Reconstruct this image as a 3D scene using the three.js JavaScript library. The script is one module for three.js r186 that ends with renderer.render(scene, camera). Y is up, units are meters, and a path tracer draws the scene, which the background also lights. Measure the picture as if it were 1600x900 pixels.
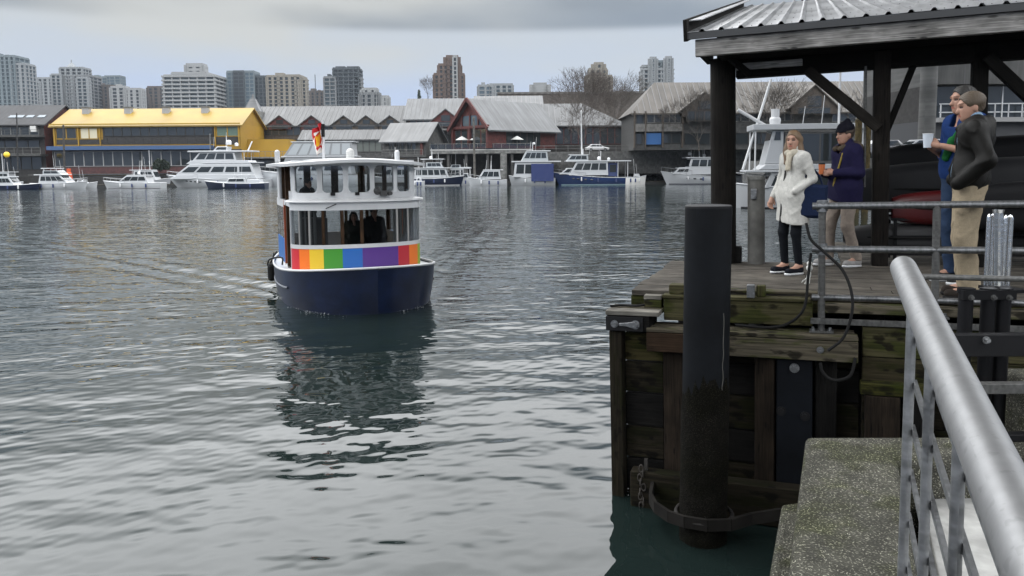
import * as THREE from 'three';
import { mergeGeometries } from 'three/addons/utils/BufferGeometryUtils.js';
import { RoundedBoxGeometry } from 'three/addons/geometries/RoundedBoxGeometry.js';

// ---------------------------------------------------------------- camera, sky, sun, exposure
const scene = new THREE.Scene();
const renderer = new THREE.WebGLRenderer({ antialias: true });
renderer.setSize(1024, 576);
renderer.toneMapping = THREE.LinearToneMapping;
renderer.toneMappingExposure = 1.03;
renderer.shadowMap.enabled = true;
const CAM_H = 3.2, FOCAL = 1200, PITCH = 5.5 * Math.PI / 180, ROLL = 0.4 * Math.PI / 180;
const camera = new THREE.PerspectiveCamera(2 * Math.atan(450 / FOCAL) * 180 / Math.PI, 16 / 9, 0.1, 6000);
camera.position.set(0, CAM_H, 0);
camera.rotation.order = 'YXZ';
camera.rotation.set(-PITCH, 0, -ROLL);
camera.setViewOffset(1600, 900, 0, 73, 1600, 900);
camera.updateProjectionMatrix();

function rng(a) { return () => { a |= 0; a = a + 0x6D2B79F5 | 0; let t = Math.imul(a ^ a >>> 15, 1 | a); t = t + Math.imul(t ^ t >>> 7, 61 | t) ^ t; return ((t ^ t >>> 14) >>> 0) / 4294967296; }; }
const lerp = (a, b, t) => a + (b - a) * t, clamp = (x, a = 0, b = 1) => Math.min(b, Math.max(a, x));
const sstep = (a, b, x) => { const t = clamp((x - a) / (b - a)); return t * t * (3 - 2 * t); };
const lat = new Float32Array(65536); { const r = rng(91); for (let i = 0; i < 65536; i++) lat[i] = r(); }
const imod = (a, m) => ((a % m) + m) % m;
function vnoise(x, y, px = 256, py = px, s = 0) {
  const x0 = Math.floor(x), y0 = Math.floor(y), fx = x - x0, fy = y - y0, u = fx * fx * (3 - 2 * fx), v = fy * fy * (3 - 2 * fy);
  const h = (i, j) => lat[(imod(i, px) * 374 + imod(j, py) * 668 + (imod(i, px) * imod(j, py)) * 13 + s * 7919) & 65535];
  return lerp(lerp(h(x0, y0), h(x0 + 1, y0), u), lerp(h(x0, y0 + 1), h(x0 + 1, y0 + 1), u), v);
}
function fbm(x, y, px = 256, py = px, o = 4, s = 0) { let a = 0, w = 0.5, t = 0; for (let i = 0; i < o; i++) { a += w * vnoise(x, y, px, py, s + i); t += w; x *= 2; y *= 2; px *= 2; py *= 2; w *= 0.5; } return a / t; }

{ // overcast sky: blue-grey bands low down, a pale break in the cloud up and to the left, brighter overhead
  const W = 1024, H = 512, d = new Float32Array(W * H * 4);
  for (let j = 0; j < H; j++) for (let i = 0; i < W; i++) {
    const el = ((j + 0.5) / H - 0.5) * 180, ph = ((i + 0.5) / W - 0.5) * Math.PI * 2;
    const az = Math.atan2(Math.cos(ph), -Math.sin(ph)) * 180 / Math.PI; // 0 = away from the camera, + right
    const e = Math.max(0, el), u = (i / W) * 32;
    const n = fbm(u, e * 0.42 + 5, 32, 4096, 5, 3), n2 = fbm(u * 0.5, e * 0.16 + 40, 16, 4096, 4, 9), n3 = fbm(u * 2, e * 0.9, 64, 4096, 4, 17);
    const blue = [0.235, 0.325, 0.52], grey = [0.235, 0.29, 0.365], pale = [0.58, 0.6, 0.595], top = [4.2, 4.27, 4.36];
    let k = sstep(2.5, 9, e + (n - 0.5) * 6), c = [0, 1, 2].map(q => lerp(blue[q], grey[q], k));
    let b = sstep(0.36, 0.72, n2 * 0.55 + n * 0.45) * sstep(4.5, 11, e + (n3 - 0.5) * 3);
    const near = Math.exp(-(((az + 17) / 20) ** 2)) * sstep(5, 11, e + (n - 0.5) * 7) * (1 - 0.6 * sstep(30, 50, e));
    b = clamp(b * 0.42 + near * 0.95 * (0.45 + n));
    const streak = fbm(u * 1.5 + 3, e * 0.75 + 20, 48, 4096, 5, 27), dk = sstep(0.42, 0.68, streak) * sstep(1.5, 4, e) * (1 - sstep(20, 40, e));
    c = c.map((q, m) => lerp(q, pale[m], b) * (1 - 0.08 * dk));
    const t = sstep(10.5, 27, e + (n2 - 0.5) * 4); c = c.map((q, m) => lerp(q, top[m] * (0.9 + 0.2 * n2), t));
    if (el < 0) { const g = sstep(0, -6, el); c = c.map((q, m) => lerp(q, [0.1, 0.11, 0.12][m], g)); }
    const o = (j * W + i) * 4; d[o] = c[0]; d[o + 1] = c[1]; d[o + 2] = c[2]; d[o + 3] = 1;
  }
  const sky = new THREE.DataTexture(d, W, H, THREE.RGBAFormat, THREE.FloatType);
  sky.mapping = THREE.EquirectangularReflectionMapping; sky.magFilter = sky.minFilter = THREE.LinearFilter; sky.needsUpdate = true;
  scene.background = sky; scene.environment = sky;
}
const sun = new THREE.DirectionalLight(new THREE.Color().setRGB(1, 0.97, 0.92), 0.7);
sun.position.set(-45, 90, -70); sun.target.position.set(0, 0, -20); scene.add(sun, sun.target);
sun.castShadow = true; sun.shadow.radius = 30; sun.shadow.mapSize.set(4096, 4096);
Object.assign(sun.shadow.camera, { left: -140, right: 140, top: 140, bottom: -140, near: 1, far: 500 });
scene.fog = new THREE.FogExp2(new THREE.Color().setRGB(0.5, 0.56, 0.64), 0.00007);

// ---------------------------------------------------------------- helpers
const V = (x, y, z) => new THREE.Vector3(x, y, z);
const R = rng(20240), rr = (a, b) => a + (b - a) * R();
// a point seen at a spot of the photograph, a given number of metres away
const at = (() => {
  const cp = Math.cos(PITCH), sp = Math.sin(PITCH), cr = Math.cos(ROLL), sr = Math.sin(ROLL);
  return (px, py, d) => {
    const a = (px - 800) / FOCAL, b = (377 - py) / FOCAL, rx = a * cr + b * sr, uu = -a * sr + b * cr;
    const dx = rx, dy = -sp + uu * cp, dz = -cp - uu * sp, t = -d / dz; return V(dx * t, CAM_H + dy * t, -d);
  };
})();
const names = {};
const numbered = n => { const k = names[n] = (names[n] ?? -1) + 1; return k ? `${n}_${String(k).padStart(3, '0')}` : n; };
function tag(o, label, category, group) { o.userData.label = label; o.userData.category = category; if (group) o.userData.group = group; return o; }
function thing(name, label, category, pos = [0, 0, 0], turn = 0, group) {
  const o = new THREE.Group(); o.name = numbered(name); o.position.set(...(pos.isVector3 ? pos.toArray() : pos)); o.rotation.y = turn; scene.add(o); return tag(o, label, category, group);
}
const rgb = (r, g, b) => new THREE.Color().setRGB(r, g, b);
function std(c, rough = 0.8, o = {}) { return new THREE.MeshStandardMaterial({ color: rgb(...c), roughness: rough, metalness: 0, ...o }); }
function phys(c, rough = 0.5, o = {}) { return new THREE.MeshPhysicalMaterial({ color: rgb(...c), roughness: rough, metalness: 0, ...o }); }
function tex(w, h, fn, rep = [1, 1], srgb = true) {
  const d = new Uint8Array(w * h * 4);
  for (let j = 0; j < h; j++) for (let i = 0; i < w; i++) { const c = fn(i / w, j / h), o = (j * w + i) * 4; for (let q = 0; q < 3; q++) d[o + q] = clamp(c[q] ?? c[0]) * 255; d[o + 3] = 255; }
  const t = new THREE.DataTexture(d, w, h); t.wrapS = t.wrapT = THREE.RepeatWrapping; t.magFilter = THREE.LinearFilter; t.minFilter = THREE.LinearMipmapLinearFilter; t.generateMipmaps = true;
  t.repeat.set(...rep); if (srgb) t.colorSpace = THREE.SRGBColorSpace; t.needsUpdate = true; return t;
}
const g1 = v => [v, v, v];
// uv in metres, grain (u) along the longest side of the piece
function prep(g) {
  g = g.index ? g.toNonIndexed() : g.clone(); if (!g.attributes.normal) g.computeVertexNormals();
  const p = g.attributes.position.array, n = p.length, lo = [1e9, 1e9, 1e9], hi = [-1e9, -1e9, -1e9], uv = new Float32Array(n / 3 * 2), ou = R() * 7, ov = R() * 7;
  for (let i = 0; i < n; i++) { const k = i % 3, v = p[i]; if (v < lo[k]) lo[k] = v; if (v > hi[k]) hi[k] = v; }
  const L = [hi[0] - lo[0], hi[1] - lo[1], hi[2] - lo[2]], ax = L[0] >= L[1] && L[0] >= L[2] ? 0 : L[1] >= L[2] ? 1 : 2;
  for (let i = 0; i < n; i += 9) {
    const ux = p[i + 3] - p[i], uy = p[i + 4] - p[i + 1], uz = p[i + 5] - p[i + 2], vx = p[i + 6] - p[i], vy = p[i + 7] - p[i + 1], vz = p[i + 8] - p[i + 2];
    const mx = Math.abs(uy * vz - uz * vy), my = Math.abs(uz * vx - ux * vz), mz = Math.abs(ux * vy - uy * vx), k = mx >= my && mx >= mz ? 0 : my >= mz ? 1 : 2;
    let ua = ax, va; if (k === ax) { ua = (ax + 1) % 3; va = (ax + 2) % 3; } else va = 3 - ax - k;
    for (let t = 0; t < 3; t++) { uv[i / 3 * 2 + t * 2] = p[i + t * 3 + ua] + ou; uv[i / 3 * 2 + t * 2 + 1] = p[i + t * 3 + va] + ov; }
  }
  g.setAttribute('uv', new THREE.BufferAttribute(uv, 2));
  for (const k of Object.keys(g.attributes)) if (k !== 'position' && k !== 'normal' && k !== 'uv' && k !== 'color') g.deleteAttribute(k);
  return g;
}
const E0 = new THREE.Euler(), Q0 = new THREE.Quaternion();
class B { // collects shapes that become one mesh
  constructor() { this.l = []; }
  add(g, pos = [0, 0, 0], rot, sc, raw) { g = raw ? g : prep(g); const m = new THREE.Matrix4().compose(pos.isVector3 ? pos : V(...pos), rot ? (rot.isQuaternion ? rot : new THREE.Quaternion().setFromEuler(new THREE.Euler(...rot))) : Q0, sc ? V(...sc) : V(1, 1, 1)); g.applyMatrix4(m); this.l.push(g); return this; }
  box(w, h, d, pos, rot, bev) { return this.add(bev ? new RoundedBoxGeometry(w, h, d, 1, bev) : new THREE.BoxGeometry(w, h, d), pos, rot); }
  span(x0, x1, y0, y1, z0, z1, bev) { return this.box(x1 - x0, y1 - y0, z1 - z0, [(x0 + x1) / 2, (y0 + y1) / 2, (z0 + z1) / 2], null, bev); }
  cyl(r0, r1, h, pos, rot, n = 12, open = false) { return this.add(new THREE.CylinderGeometry(r0, r1, h, n, 1, open), pos, rot); }
  ball(r, pos, sc, n = 10) { return this.add(new THREE.SphereGeometry(r, n, Math.max(6, n * 0.7 | 0)), pos, null, sc); }
  bar(p, q, w, h = w, bev) { p = p.isVector3 ? p : V(...p); q = q.isVector3 ? q : V(...q); const d = q.clone().sub(p), L = d.length(); d.normalize(); const up = Math.abs(d.y) > 0.95 ? V(0, 0, 1) : V(0, 1, 0), z = V().crossVectors(d, up).normalize(), y = V().crossVectors(z, d); return this.add(bev ? new RoundedBoxGeometry(L, h, w, 1, bev) : new THREE.BoxGeometry(L, h, w), p.clone().add(q).multiplyScalar(0.5), new THREE.Quaternion().setFromRotationMatrix(new THREE.Matrix4().makeBasis(d, y, z))); }
  pipe(p, q, r, r2 = r, n = 8) { p = p.isVector3 ? p : V(...p); q = q.isVector3 ? q : V(...q); const d = q.clone().sub(p), L = d.length(); return this.add(new THREE.CylinderGeometry(r2, r, L, n), p.clone().add(q).multiplyScalar(0.5), new THREE.Quaternion().setFromUnitVectors(V(0, 1, 0), d.normalize())); }
  tube(pts, r, n = 24, k = 6, closed = false) { return this.add(new THREE.TubeGeometry(new THREE.CatmullRomCurve3(pts.map(p => p.isVector3 ? p : V(...p)), closed), n, r, k, closed)); }
  prism(pts, d, pos, rot, bev = 0) { const s = new THREE.Shape(pts.map(p => new THREE.Vector2(...p))); const g = new THREE.ExtrudeGeometry(s, { depth: d - 2 * bev, bevelEnabled: bev > 0, bevelSize: bev, bevelThickness: bev, bevelOffset: -bev, bevelSegments: 1 }); g.translate(0, 0, -d / 2 + bev); return this.add(g, pos, rot); }
  geo() { const any = this.l.some(g => g.attributes.color); if (any) for (const g of this.l) if (!g.attributes.color) { const c = new Float32Array(g.attributes.position.count * 3).fill(1); g.setAttribute('color', new THREE.BufferAttribute(c, 3)); } return this.l.length === 1 ? this.l[0] : mergeGeometries(this.l); }
  mesh(name, mat, parent) { return addMesh(name, this.geo(), mat, parent); }
}
function addMesh(name, g, mat, parent) { const m = new THREE.Mesh(g, mat); m.name = parent && parent !== scene ? name : numbered(name); m.castShadow = m.receiveShadow = true; (parent || scene).add(m); return m; }
const stuff = o => { o.userData.kind = 'stuff'; return o; };
const structure = o => { o.userData.kind = 'structure'; return o; };
const spanMesh = (name, mat, parent, a, bev) => new B().span(...a, bev).mesh(name, mat, parent);
const pipeMesh = (name, mat, parent, p, q, r, n = 10) => new B().pipe(p, q, r, r, n).mesh(name, mat, parent);
const barMesh = (name, mat, parent, p, q, w, h, bev) => new B().bar(p, q, w, h, bev).mesh(name, mat, parent);
// surface of rows of points
function sheet(rows, closedU = false) {
  const n = rows[0].length, pos = [], idx = [];
  for (const r of rows) for (const p of r) pos.push(p[0], p[1], p[2]);
  for (let j = 0; j < rows.length - 1; j++) for (let i = 0; i < n - (closedU ? 0 : 1); i++) { const a = j * n + i, b = j * n + (i + 1) % n, c = a + n, d = b + n; idx.push(a, b, d, a, d, c); }
  const g = new THREE.BufferGeometry(); g.setAttribute('position', new THREE.Float32BufferAttribute(pos, 3)); g.setIndex(idx); g.computeVertexNormals(); return g;
}

// ---------------------------------------------------------------- textures and materials
const TX = {};
TX.wood = tex(512, 512, (u, v) => {
  const w = fbm(u * 3, v * 5, 3, 5, 3, 1); let kn = 0, warp = 0; for (const [kx, ky, kr] of [[0.22, 0.3, 0.03], [0.71, 0.64, 0.04], [0.45, 0.88, 0.025], [0.9, 0.12, 0.03]]) { const dx = (u - kx) * 0.36, dy = v - ky, r = Math.hypot(dx * 2.2, dy); kn += 1 - sstep(kr * 0.4, kr, r); warp += 0.03 * Math.exp(-(r * r) / (kr * kr * 6)) * Math.sign(dy); }
  const vv = v + 0.035 * w + warp, g = fbm(u * 4, vv * 48, 4, 48, 3, 2), f = vnoise(u * 14, vv * 190, 14, 256, 6), c1 = sstep(0.8, 0.93, vnoise(u * 7, vv * 84, 7, 128, 5)) * sstep(0.4, 0.6, fbm(u * 5, v * 9, 5, 9, 2, 14)), st = fbm(u * 7, v * 4, 7, 4, 4, 33);
  return g1(clamp(0.5 + 0.36 * g + 0.16 * (f - 0.5) + 0.36 * (st - 0.5) - 0.4 * c1 - 0.28 * kn));
}, [0.8, 2.2]);
TX.woodBump = TX.wood.clone(); TX.woodBump.colorSpace = THREE.NoColorSpace;
TX.moss = tex(512, 512, (u, v) => { const g = fbm(u * 5, v * 60, 5, 60, 4, 2), m = sstep(0.46, 0.66, fbm(u * 5, v * 7, 5, 7, 5, 21)), k = sstep(0.6, 0.75, fbm(u * 9, v * 9, 9, 9, 4, 71)); const b = 0.5 + 0.5 * g; return [b * lerp(lerp(0.92, 0.7, m), 0.44, k), b * lerp(lerp(0.88, 0.74, m), 0.42, k), b * lerp(lerp(0.82, 0.5, m), 0.38, k)]; }, [0.7, 1.4]);
TX.grime = tex(512, 512, (u, v) => { const a = fbm(u * 6, v * 6, 6, 6, 5, 41), b = fbm(u * 40, v * 40, 40, 40, 3, 44); return g1(0.68 + 0.4 * (a - 0.3) + 0.18 * (b - 0.5)); }, [0.5, 0.5]);
TX.streak = tex(512, 512, (u, v) => { const a = fbm(u * 40, v * 4, 40, 4, 4, 51), b = fbm(u * 8, v * 8, 8, 8, 4, 54); return g1(0.74 + 0.36 * (a - 0.4) + 0.22 * (b - 0.5)); }, [0.07, 0.07]);
TX.soft = tex(256, 256, (u, v) => g1(0.86 + 0.22 * (fbm(u * 4, v * 4, 4, 4, 5, 141) - 0.5)), [0.06, 0.06]);
TX.fine = tex(256, 256, (u, v) => g1(0.5 + 0.5 * (fbm(u * 48, v * 48, 48, 48, 3, 61) - 0.5) + 0.6 * (fbm(u * 6, v * 6, 6, 6, 3, 66) - 0.5)), [1, 1], false);
TX.cloth = tex(256, 256, (u, v) => g1(0.9 + 0.14 * (fbm(u * 10, v * 10, 10, 10, 4, 81) - 0.5) + 0.12 * (vnoise(u * 120, v * 120, 120, 120, 85) - 0.5)), [4, 4]);
TX.dent = tex(512, 512, (u, v) => g1(fbm(u * 14, v * 9, 14, 9, 4, 95)), [3.2, 3.2], false);
TX.alu = tex(512, 512, (u, v) => { const a = fbm(u * 20, v * 12, 20, 12, 4, 101), b = sstep(0.62, 0.75, fbm(u * 9, v * 7, 9, 7, 4, 105)); return g1(0.76 + 0.34 * (a - 0.5) - 0.12 * b); }, [3, 3]);
TX.aluSoft = tex(256, 256, (u, v) => g1(0.9 + 0.1 * (fbm(u * 8, v * 8, 8, 8, 5, 131) - 0.5) - 0.05 * sstep(0.64, 0.72, fbm(u * 14, v * 14, 14, 14, 3, 135))), [5, 5]);
// exposed-aggregate concrete: little stones in a cement bed, green growth in patches
{
  const N = 1024, cells = 60, r = rng(5), pts = []; for (let i = 0; i < cells * cells; i++) pts.push([r(), r(), r(), 0.6 + r() * 3.2, r() * 3.14]);
  const hgt = new Float32Array(N * N), col = new Float32Array(N * N);
  for (let j = 0; j < N; j++) for (let i = 0; i < N; i++) {
    const x = i / N * cells, y = j / N * cells, cx = Math.floor(x), cy = Math.floor(y); let best = 9, bc = 0;
    for (let b = -1; b < 2; b++) for (let a = -1; a < 2; a++) { const p = pts[imod(cy + b, cells) * cells + imod(cx + a, cells)], dx = x - cx - a - p[0], dy = y - cy - b - p[1], c = Math.cos(p[4]), s = Math.sin(p[4]), e = Math.hypot((dx * c + dy * s) / 0.75, (-dx * s + dy * c) / 0.3); if (e < best) { best = e; bc = p[2]; } }
    hgt[j * N + i] = 1 - sstep(0.35, 1.0, best); col[j * N + i] = bc;
  }
  TX.aggH = tex(N, N, (u, v) => g1(0.25 + 0.6 * hgt[(v * N | 0) * N + (u * N | 0)] + 0.15 * fbm(u * 60, v * 60, 60, 60, 2, 3)), [1.5, 1.5], false);
  TX.agg = tex(N, N, (u, v) => { const k = (v * N | 0) * N + (u * N | 0), h = hgt[k], c = col[k], m = sstep(0.42, 0.7, fbm(u * 5, v * 5, 5, 5, 5, 12)) * (1 - 0.55 * h), d = fbm(u * 9, v * 9, 9, 9, 4, 15); const b = lerp(0.3, 0.38 + 0.42 * c * c, h) * (0.75 + 0.5 * d); return [b * lerp(1, 0.8, m), b * lerp(0.99, 0.82, m), b * lerp(0.93, 0.62, m)]; }, [1.5, 1.5]);
}
const wood = (c, o = {}) => phys(c, 0.88, { specularIntensity: 0.3, map: TX.wood, bumpMap: TX.woodBump, bumpScale: 0.004, ...o });
const mossy = (c, o = {}) => phys(c, 0.88, { specularIntensity: 0.3, map: TX.moss, bumpMap: TX.woodBump, bumpScale: 0.005, ...o });
const grimy = (c, r = 0.75, o = {}) => std(c, r, { map: TX.grime, ...o });
const M = {
  white: phys([0.74, 0.75, 0.76], 0.35, { map: TX.soft, clearcoat: 0.25, clearcoatRoughness: 0.3 }),
  gelcoat: phys([0.4, 0.412, 0.425], 0.3, { clearcoat: 0.4, clearcoatRoughness: 0.2 }),
  navy: phys([0.004, 0.009, 0.03], 0.3, { clearcoat: 0.25, clearcoatRoughness: 0.18 }),
  black: phys([0.01, 0.01, 0.011], 0.6, { specularIntensity: 0.4 }), rubber: phys([0.012, 0.012, 0.012], 0.8, { specularIntensity: 0.3 }),
  chrome: std([0.78, 0.79, 0.8], 0.2, { metalness: 1, bumpMap: TX.dent, bumpScale: 0.001 }),
  galv: std([0.4, 0.41, 0.42], 0.42, { metalness: 0.85, map: TX.alu }),
  alu: std([0.33, 0.334, 0.338], 0.5, { metalness: 0.75, map: TX.aluSoft, bumpMap: TX.dent, bumpScale: 0.0006 }),
  dullSteel: std([0.16, 0.16, 0.155], 0.55, { metalness: 0.5, map: TX.alu }),
  glass: phys([1, 1, 1], 0.02, { transmission: 1, thickness: 0, ior: 1.5 }),
  smokeGlass: phys([0.72, 0.74, 0.75], 0.03, { transmission: 1, thickness: 0, ior: 1.5 }),
  darkGlass: phys([0.022, 0.027, 0.03], 0.06, { clearcoat: 0.3 }),
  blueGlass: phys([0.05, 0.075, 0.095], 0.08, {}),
};

// ---------------------------------------------------------------- water
const FERRY = { x: -4.14, z: -19.6, yaw: 22 * Math.PI / 180 };
{
  const r = rng(77), waves = [];
  for (let i = 0; i < 46; i++) { const L = 0.42 * Math.pow(9, r()), a = (r() + r() + r() - 1.5) * 0.95 + (r() < 0.25 ? 0.5 : -0.08), k = 2 * Math.PI / L; waves.push([k * Math.sin(a), k * Math.cos(a), 0.0049 * (L > 1.2 ? 0.6 : 1) / k, r() * 6.28, L]); }
  const cy = Math.cos(FERRY.yaw), sy = Math.sin(FERRY.yaw);
  const wake = (x, z) => { // the ferry's bow wave: crests spreading back from the stem on both sides
    const dx = x - FERRY.x, dz = z - FERRY.z, fw = dx * sy + dz * cy, lt = dx * cy - dz * sy, back = 3.2 - fw, t = Math.abs(lt);
    if (back <= 0 || back > 45) return 0; const edge = t - back * 0.5, env = Math.exp(-((edge + 0.5) * (edge + 0.5)) / (0.7 + back * 0.14)) * Math.exp(-back / 16) * sstep(0, 1.2, back); return 0.045 * env * Math.cos(6.5 * (t * 0.86 - back * 0.42));
  };
  const cols = 780, dist = []; for (let py = 2400; py > 284.5; py -= py > 1000 ? 14 : py > 420 ? 1.0 : 0.6) dist.push(CAM_H * FOCAL / (py - 262));
  const g = new THREE.BufferGeometry(), NV = dist.length * (cols + 1), pos = new Float32Array(NV * 3), nor = new Float32Array(NV * 3), uv = new Float32Array(NV * 2), idx = new Uint32Array((dist.length - 1) * cols * 6); let o = 0, q = 0;
  dist.forEach((d, j) => {
    const spx = d * 1.892 / cols, sp = Math.max(spx, (j ? d - dist[j - 1] : 0.02) * 0.8), act = waves.filter(w => w[4] >= 0.7 * sp).map(w => [w[0], w[1], w[2] * sstep(1.6 * sp, 4 * sp, w[4]), w[2] * sstep(0.7 * sp, 2 * sp, w[4]), w[3] - w[1] * d]), z = -d;
    for (let i = 0; i <= cols; i++) {
      const x = (i / cols - 0.5) * 1.892 * d, calm = 0.55 + 0.9 * sstep(0.3, 0.7, fbm(x * 0.09 + 50, z * 0.16 + 90, 256, 256, 2, 7)); let h = 0, hx = 0, hz = 0;
      for (let k = 0; k < act.length; k++) { const w = act[k], a = w[0] * x + w[4], c = Math.cos(a) * w[3]; h += Math.sin(a) * w[2]; hx += w[0] * c; hz += w[1] * c; }
      h *= calm; hx *= calm; hz *= calm;
      if (sp < 0.5) { const e = wake(x, z); if (e) { h += e; hx += (wake(x + 0.02, z) - e) / 0.02; hz += (wake(x, z + 0.02) - e) / 0.02; } }
      const l = 1 / Math.hypot(hx, 1, hz), v = j * (cols + 1) + i; pos[v * 3] = x; pos[v * 3 + 1] = h; pos[v * 3 + 2] = z; nor[v * 3] = -hx * l; nor[v * 3 + 1] = l; nor[v * 3 + 2] = -hz * l; uv[v * 2] = x; uv[v * 2 + 1] = d;
    }
  });
  const n = cols + 1; for (let j = 0; j < dist.length - 1; j++) for (let i = 0; i < cols; i++) { const a = j * n + i; idx[q++] = a; idx[q++] = a + 1; idx[q++] = a + n + 1; idx[q++] = a; idx[q++] = a + n + 1; idx[q++] = a + n; }
  g.setAttribute('position', new THREE.BufferAttribute(pos, 3)); g.setAttribute('normal', new THREE.BufferAttribute(nor, 3)); g.setAttribute('uv', new THREE.BufferAttribute(uv, 2)); g.setIndex(new THREE.BufferAttribute(idx, 1));
  // small ripples as a normal map, 9 m to the tile
  const N = 512, T = 9, rw = rng(31), ws = []; for (let i = 0; i < 70; i++) { const L = 0.14 * Math.pow(6.5, rw()), a = (rw() + rw() - 1) * 1.3, k = T / L, kx = Math.round(k * Math.sin(a)), ky = Math.round(k * Math.cos(a)); const kk = Math.hypot(kx, ky) || 1; ws.push([kx, ky, kx / kk, ky / kk, rw() * 6.28, 0.0076]); }
  const sl = new Float32Array(N * N * 2), SN = new Float32Array(4096); for (let i = 0; i < 4096; i++) SN[i] = Math.cos(i / 4096 * Math.PI * 2);
  for (const w of ws) { const ph = w[4] / 6.2832 * 4096; for (let j = 0; j < N; j++) for (let i = 0; i < N; i++) { const c = SN[((w[0] * i + w[1] * j) * 8 + ph) & 4095] * w[5], o = (j * N + i) * 2; sl[o] += c * w[2]; sl[o + 1] += c * w[3]; } }
  const AMP = 4, nm = tex(N, N, (u, v) => { const o = ((v * N | 0) * N + (u * N | 0)) * 2, p = 0.5 + 0.9 * (fbm(u * 4, v * 4, 4, 4, 3, 8) - 0.2); const x = -sl[o] * AMP * p, y = -sl[o + 1] * AMP * p, l = Math.hypot(x, y, 1); return [0.5 + 0.5 * x / l, 0.5 + 0.5 * y / l, 0.5 + 0.5 / l]; }, [1 / T, 1 / T], false);
  const wm = phys([0.009, 0.0155, 0.0145], 0.03, { ior: 1.37, normalMap: nm, normalScale: new THREE.Vector2(1 / AMP, 1 / AMP) });
  const w = structure(addMesh('water', g, wm, scene)); w.userData.label = 'rippled grey green harbour water';
}

// ---------------------------------------------------------------- hulls (shared by the boats)
// bow towards +x; returns hull skin, deck and gunwale lines
function hullGeo(L, beam, sheerBow, sheerStern, o = {}) {
  const full = o.full ?? 2.2, tr = o.transom ?? 0.8, rake = o.rake ?? 0.12, draft = o.draft ?? 0.4, ns = o.n ?? 22, nh = 6, flare = o.flare ?? 0.35, tw = o.tw ?? 0.75, tum = o.tumble ?? 0.35;
  const sheer = t => { const q = (t + 1) / 2; return lerp(sheerStern, sheerBow, q * q) - (o.sag ?? 0.03) * Math.sin(Math.PI * q); };
  const half = t => beam / 2 * (t > 0 ? Math.pow(Math.max(0, 1 - Math.pow(t, full)), tw) : 1 - (1 - tr) * Math.pow(-t, 2.2));
  const at_ = (t, k, s) => { const y = lerp(-draft, sheer(t), k), f = k; const bw = Math.max(0, t), b = half(t) * (1 - flare * bw * (1 - f) - (1 - f) * (1 - f) * tum); return [t * L / 2 - rake * L * (1 - f) * sstep(0.3, 1, t), y, s * b]; };
  const side = s => { const rows = []; for (let j = 0; j <= nh; j++) { const row = []; for (let i = 0; i <= ns; i++) { const t = -1 + 2 * (1 - Math.pow(1 - i / ns, 1.5)); row.push(at_(t, j / nh, s)); } rows.push(s > 0 ? row : row.reverse()); } return sheet(rows); };
  const b = new B(); b.add(side(1)); b.add(side(-1));
  const tr_ = []; for (let j = 0; j <= nh; j++) tr_.push([at_(-1, j / nh, -1), at_(-1, j / nh, 1)]); b.add(sheet(tr_));
  const dk = []; for (let i = 0; i <= ns; i++) { const t = -1 + 2 * (1 - Math.pow(1 - i / ns, 1.5)), p = at_(t, 1, 1); dk.push([[p[0], p[1] - 0.05, -p[2] * 0.99], [p[0], p[1] - 0.05, p[2] * 0.99]]); }
  const edge = s => { const a = []; for (let i = 0; i <= 24; i++) { const t = -1 + 2 * (1 - Math.pow(1 - i / 24, 1.5)); a.push(V(...at_(t, 1, s))); } return a; };
  return { skin: b, deck: new B().add(sheet(dk)), edge, at: at_, sheer };
}
M.paleGlass = phys([0.7, 0.72, 0.73], 0.02, { transmission: 1, thickness: 0, ior: 1.5 });
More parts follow.
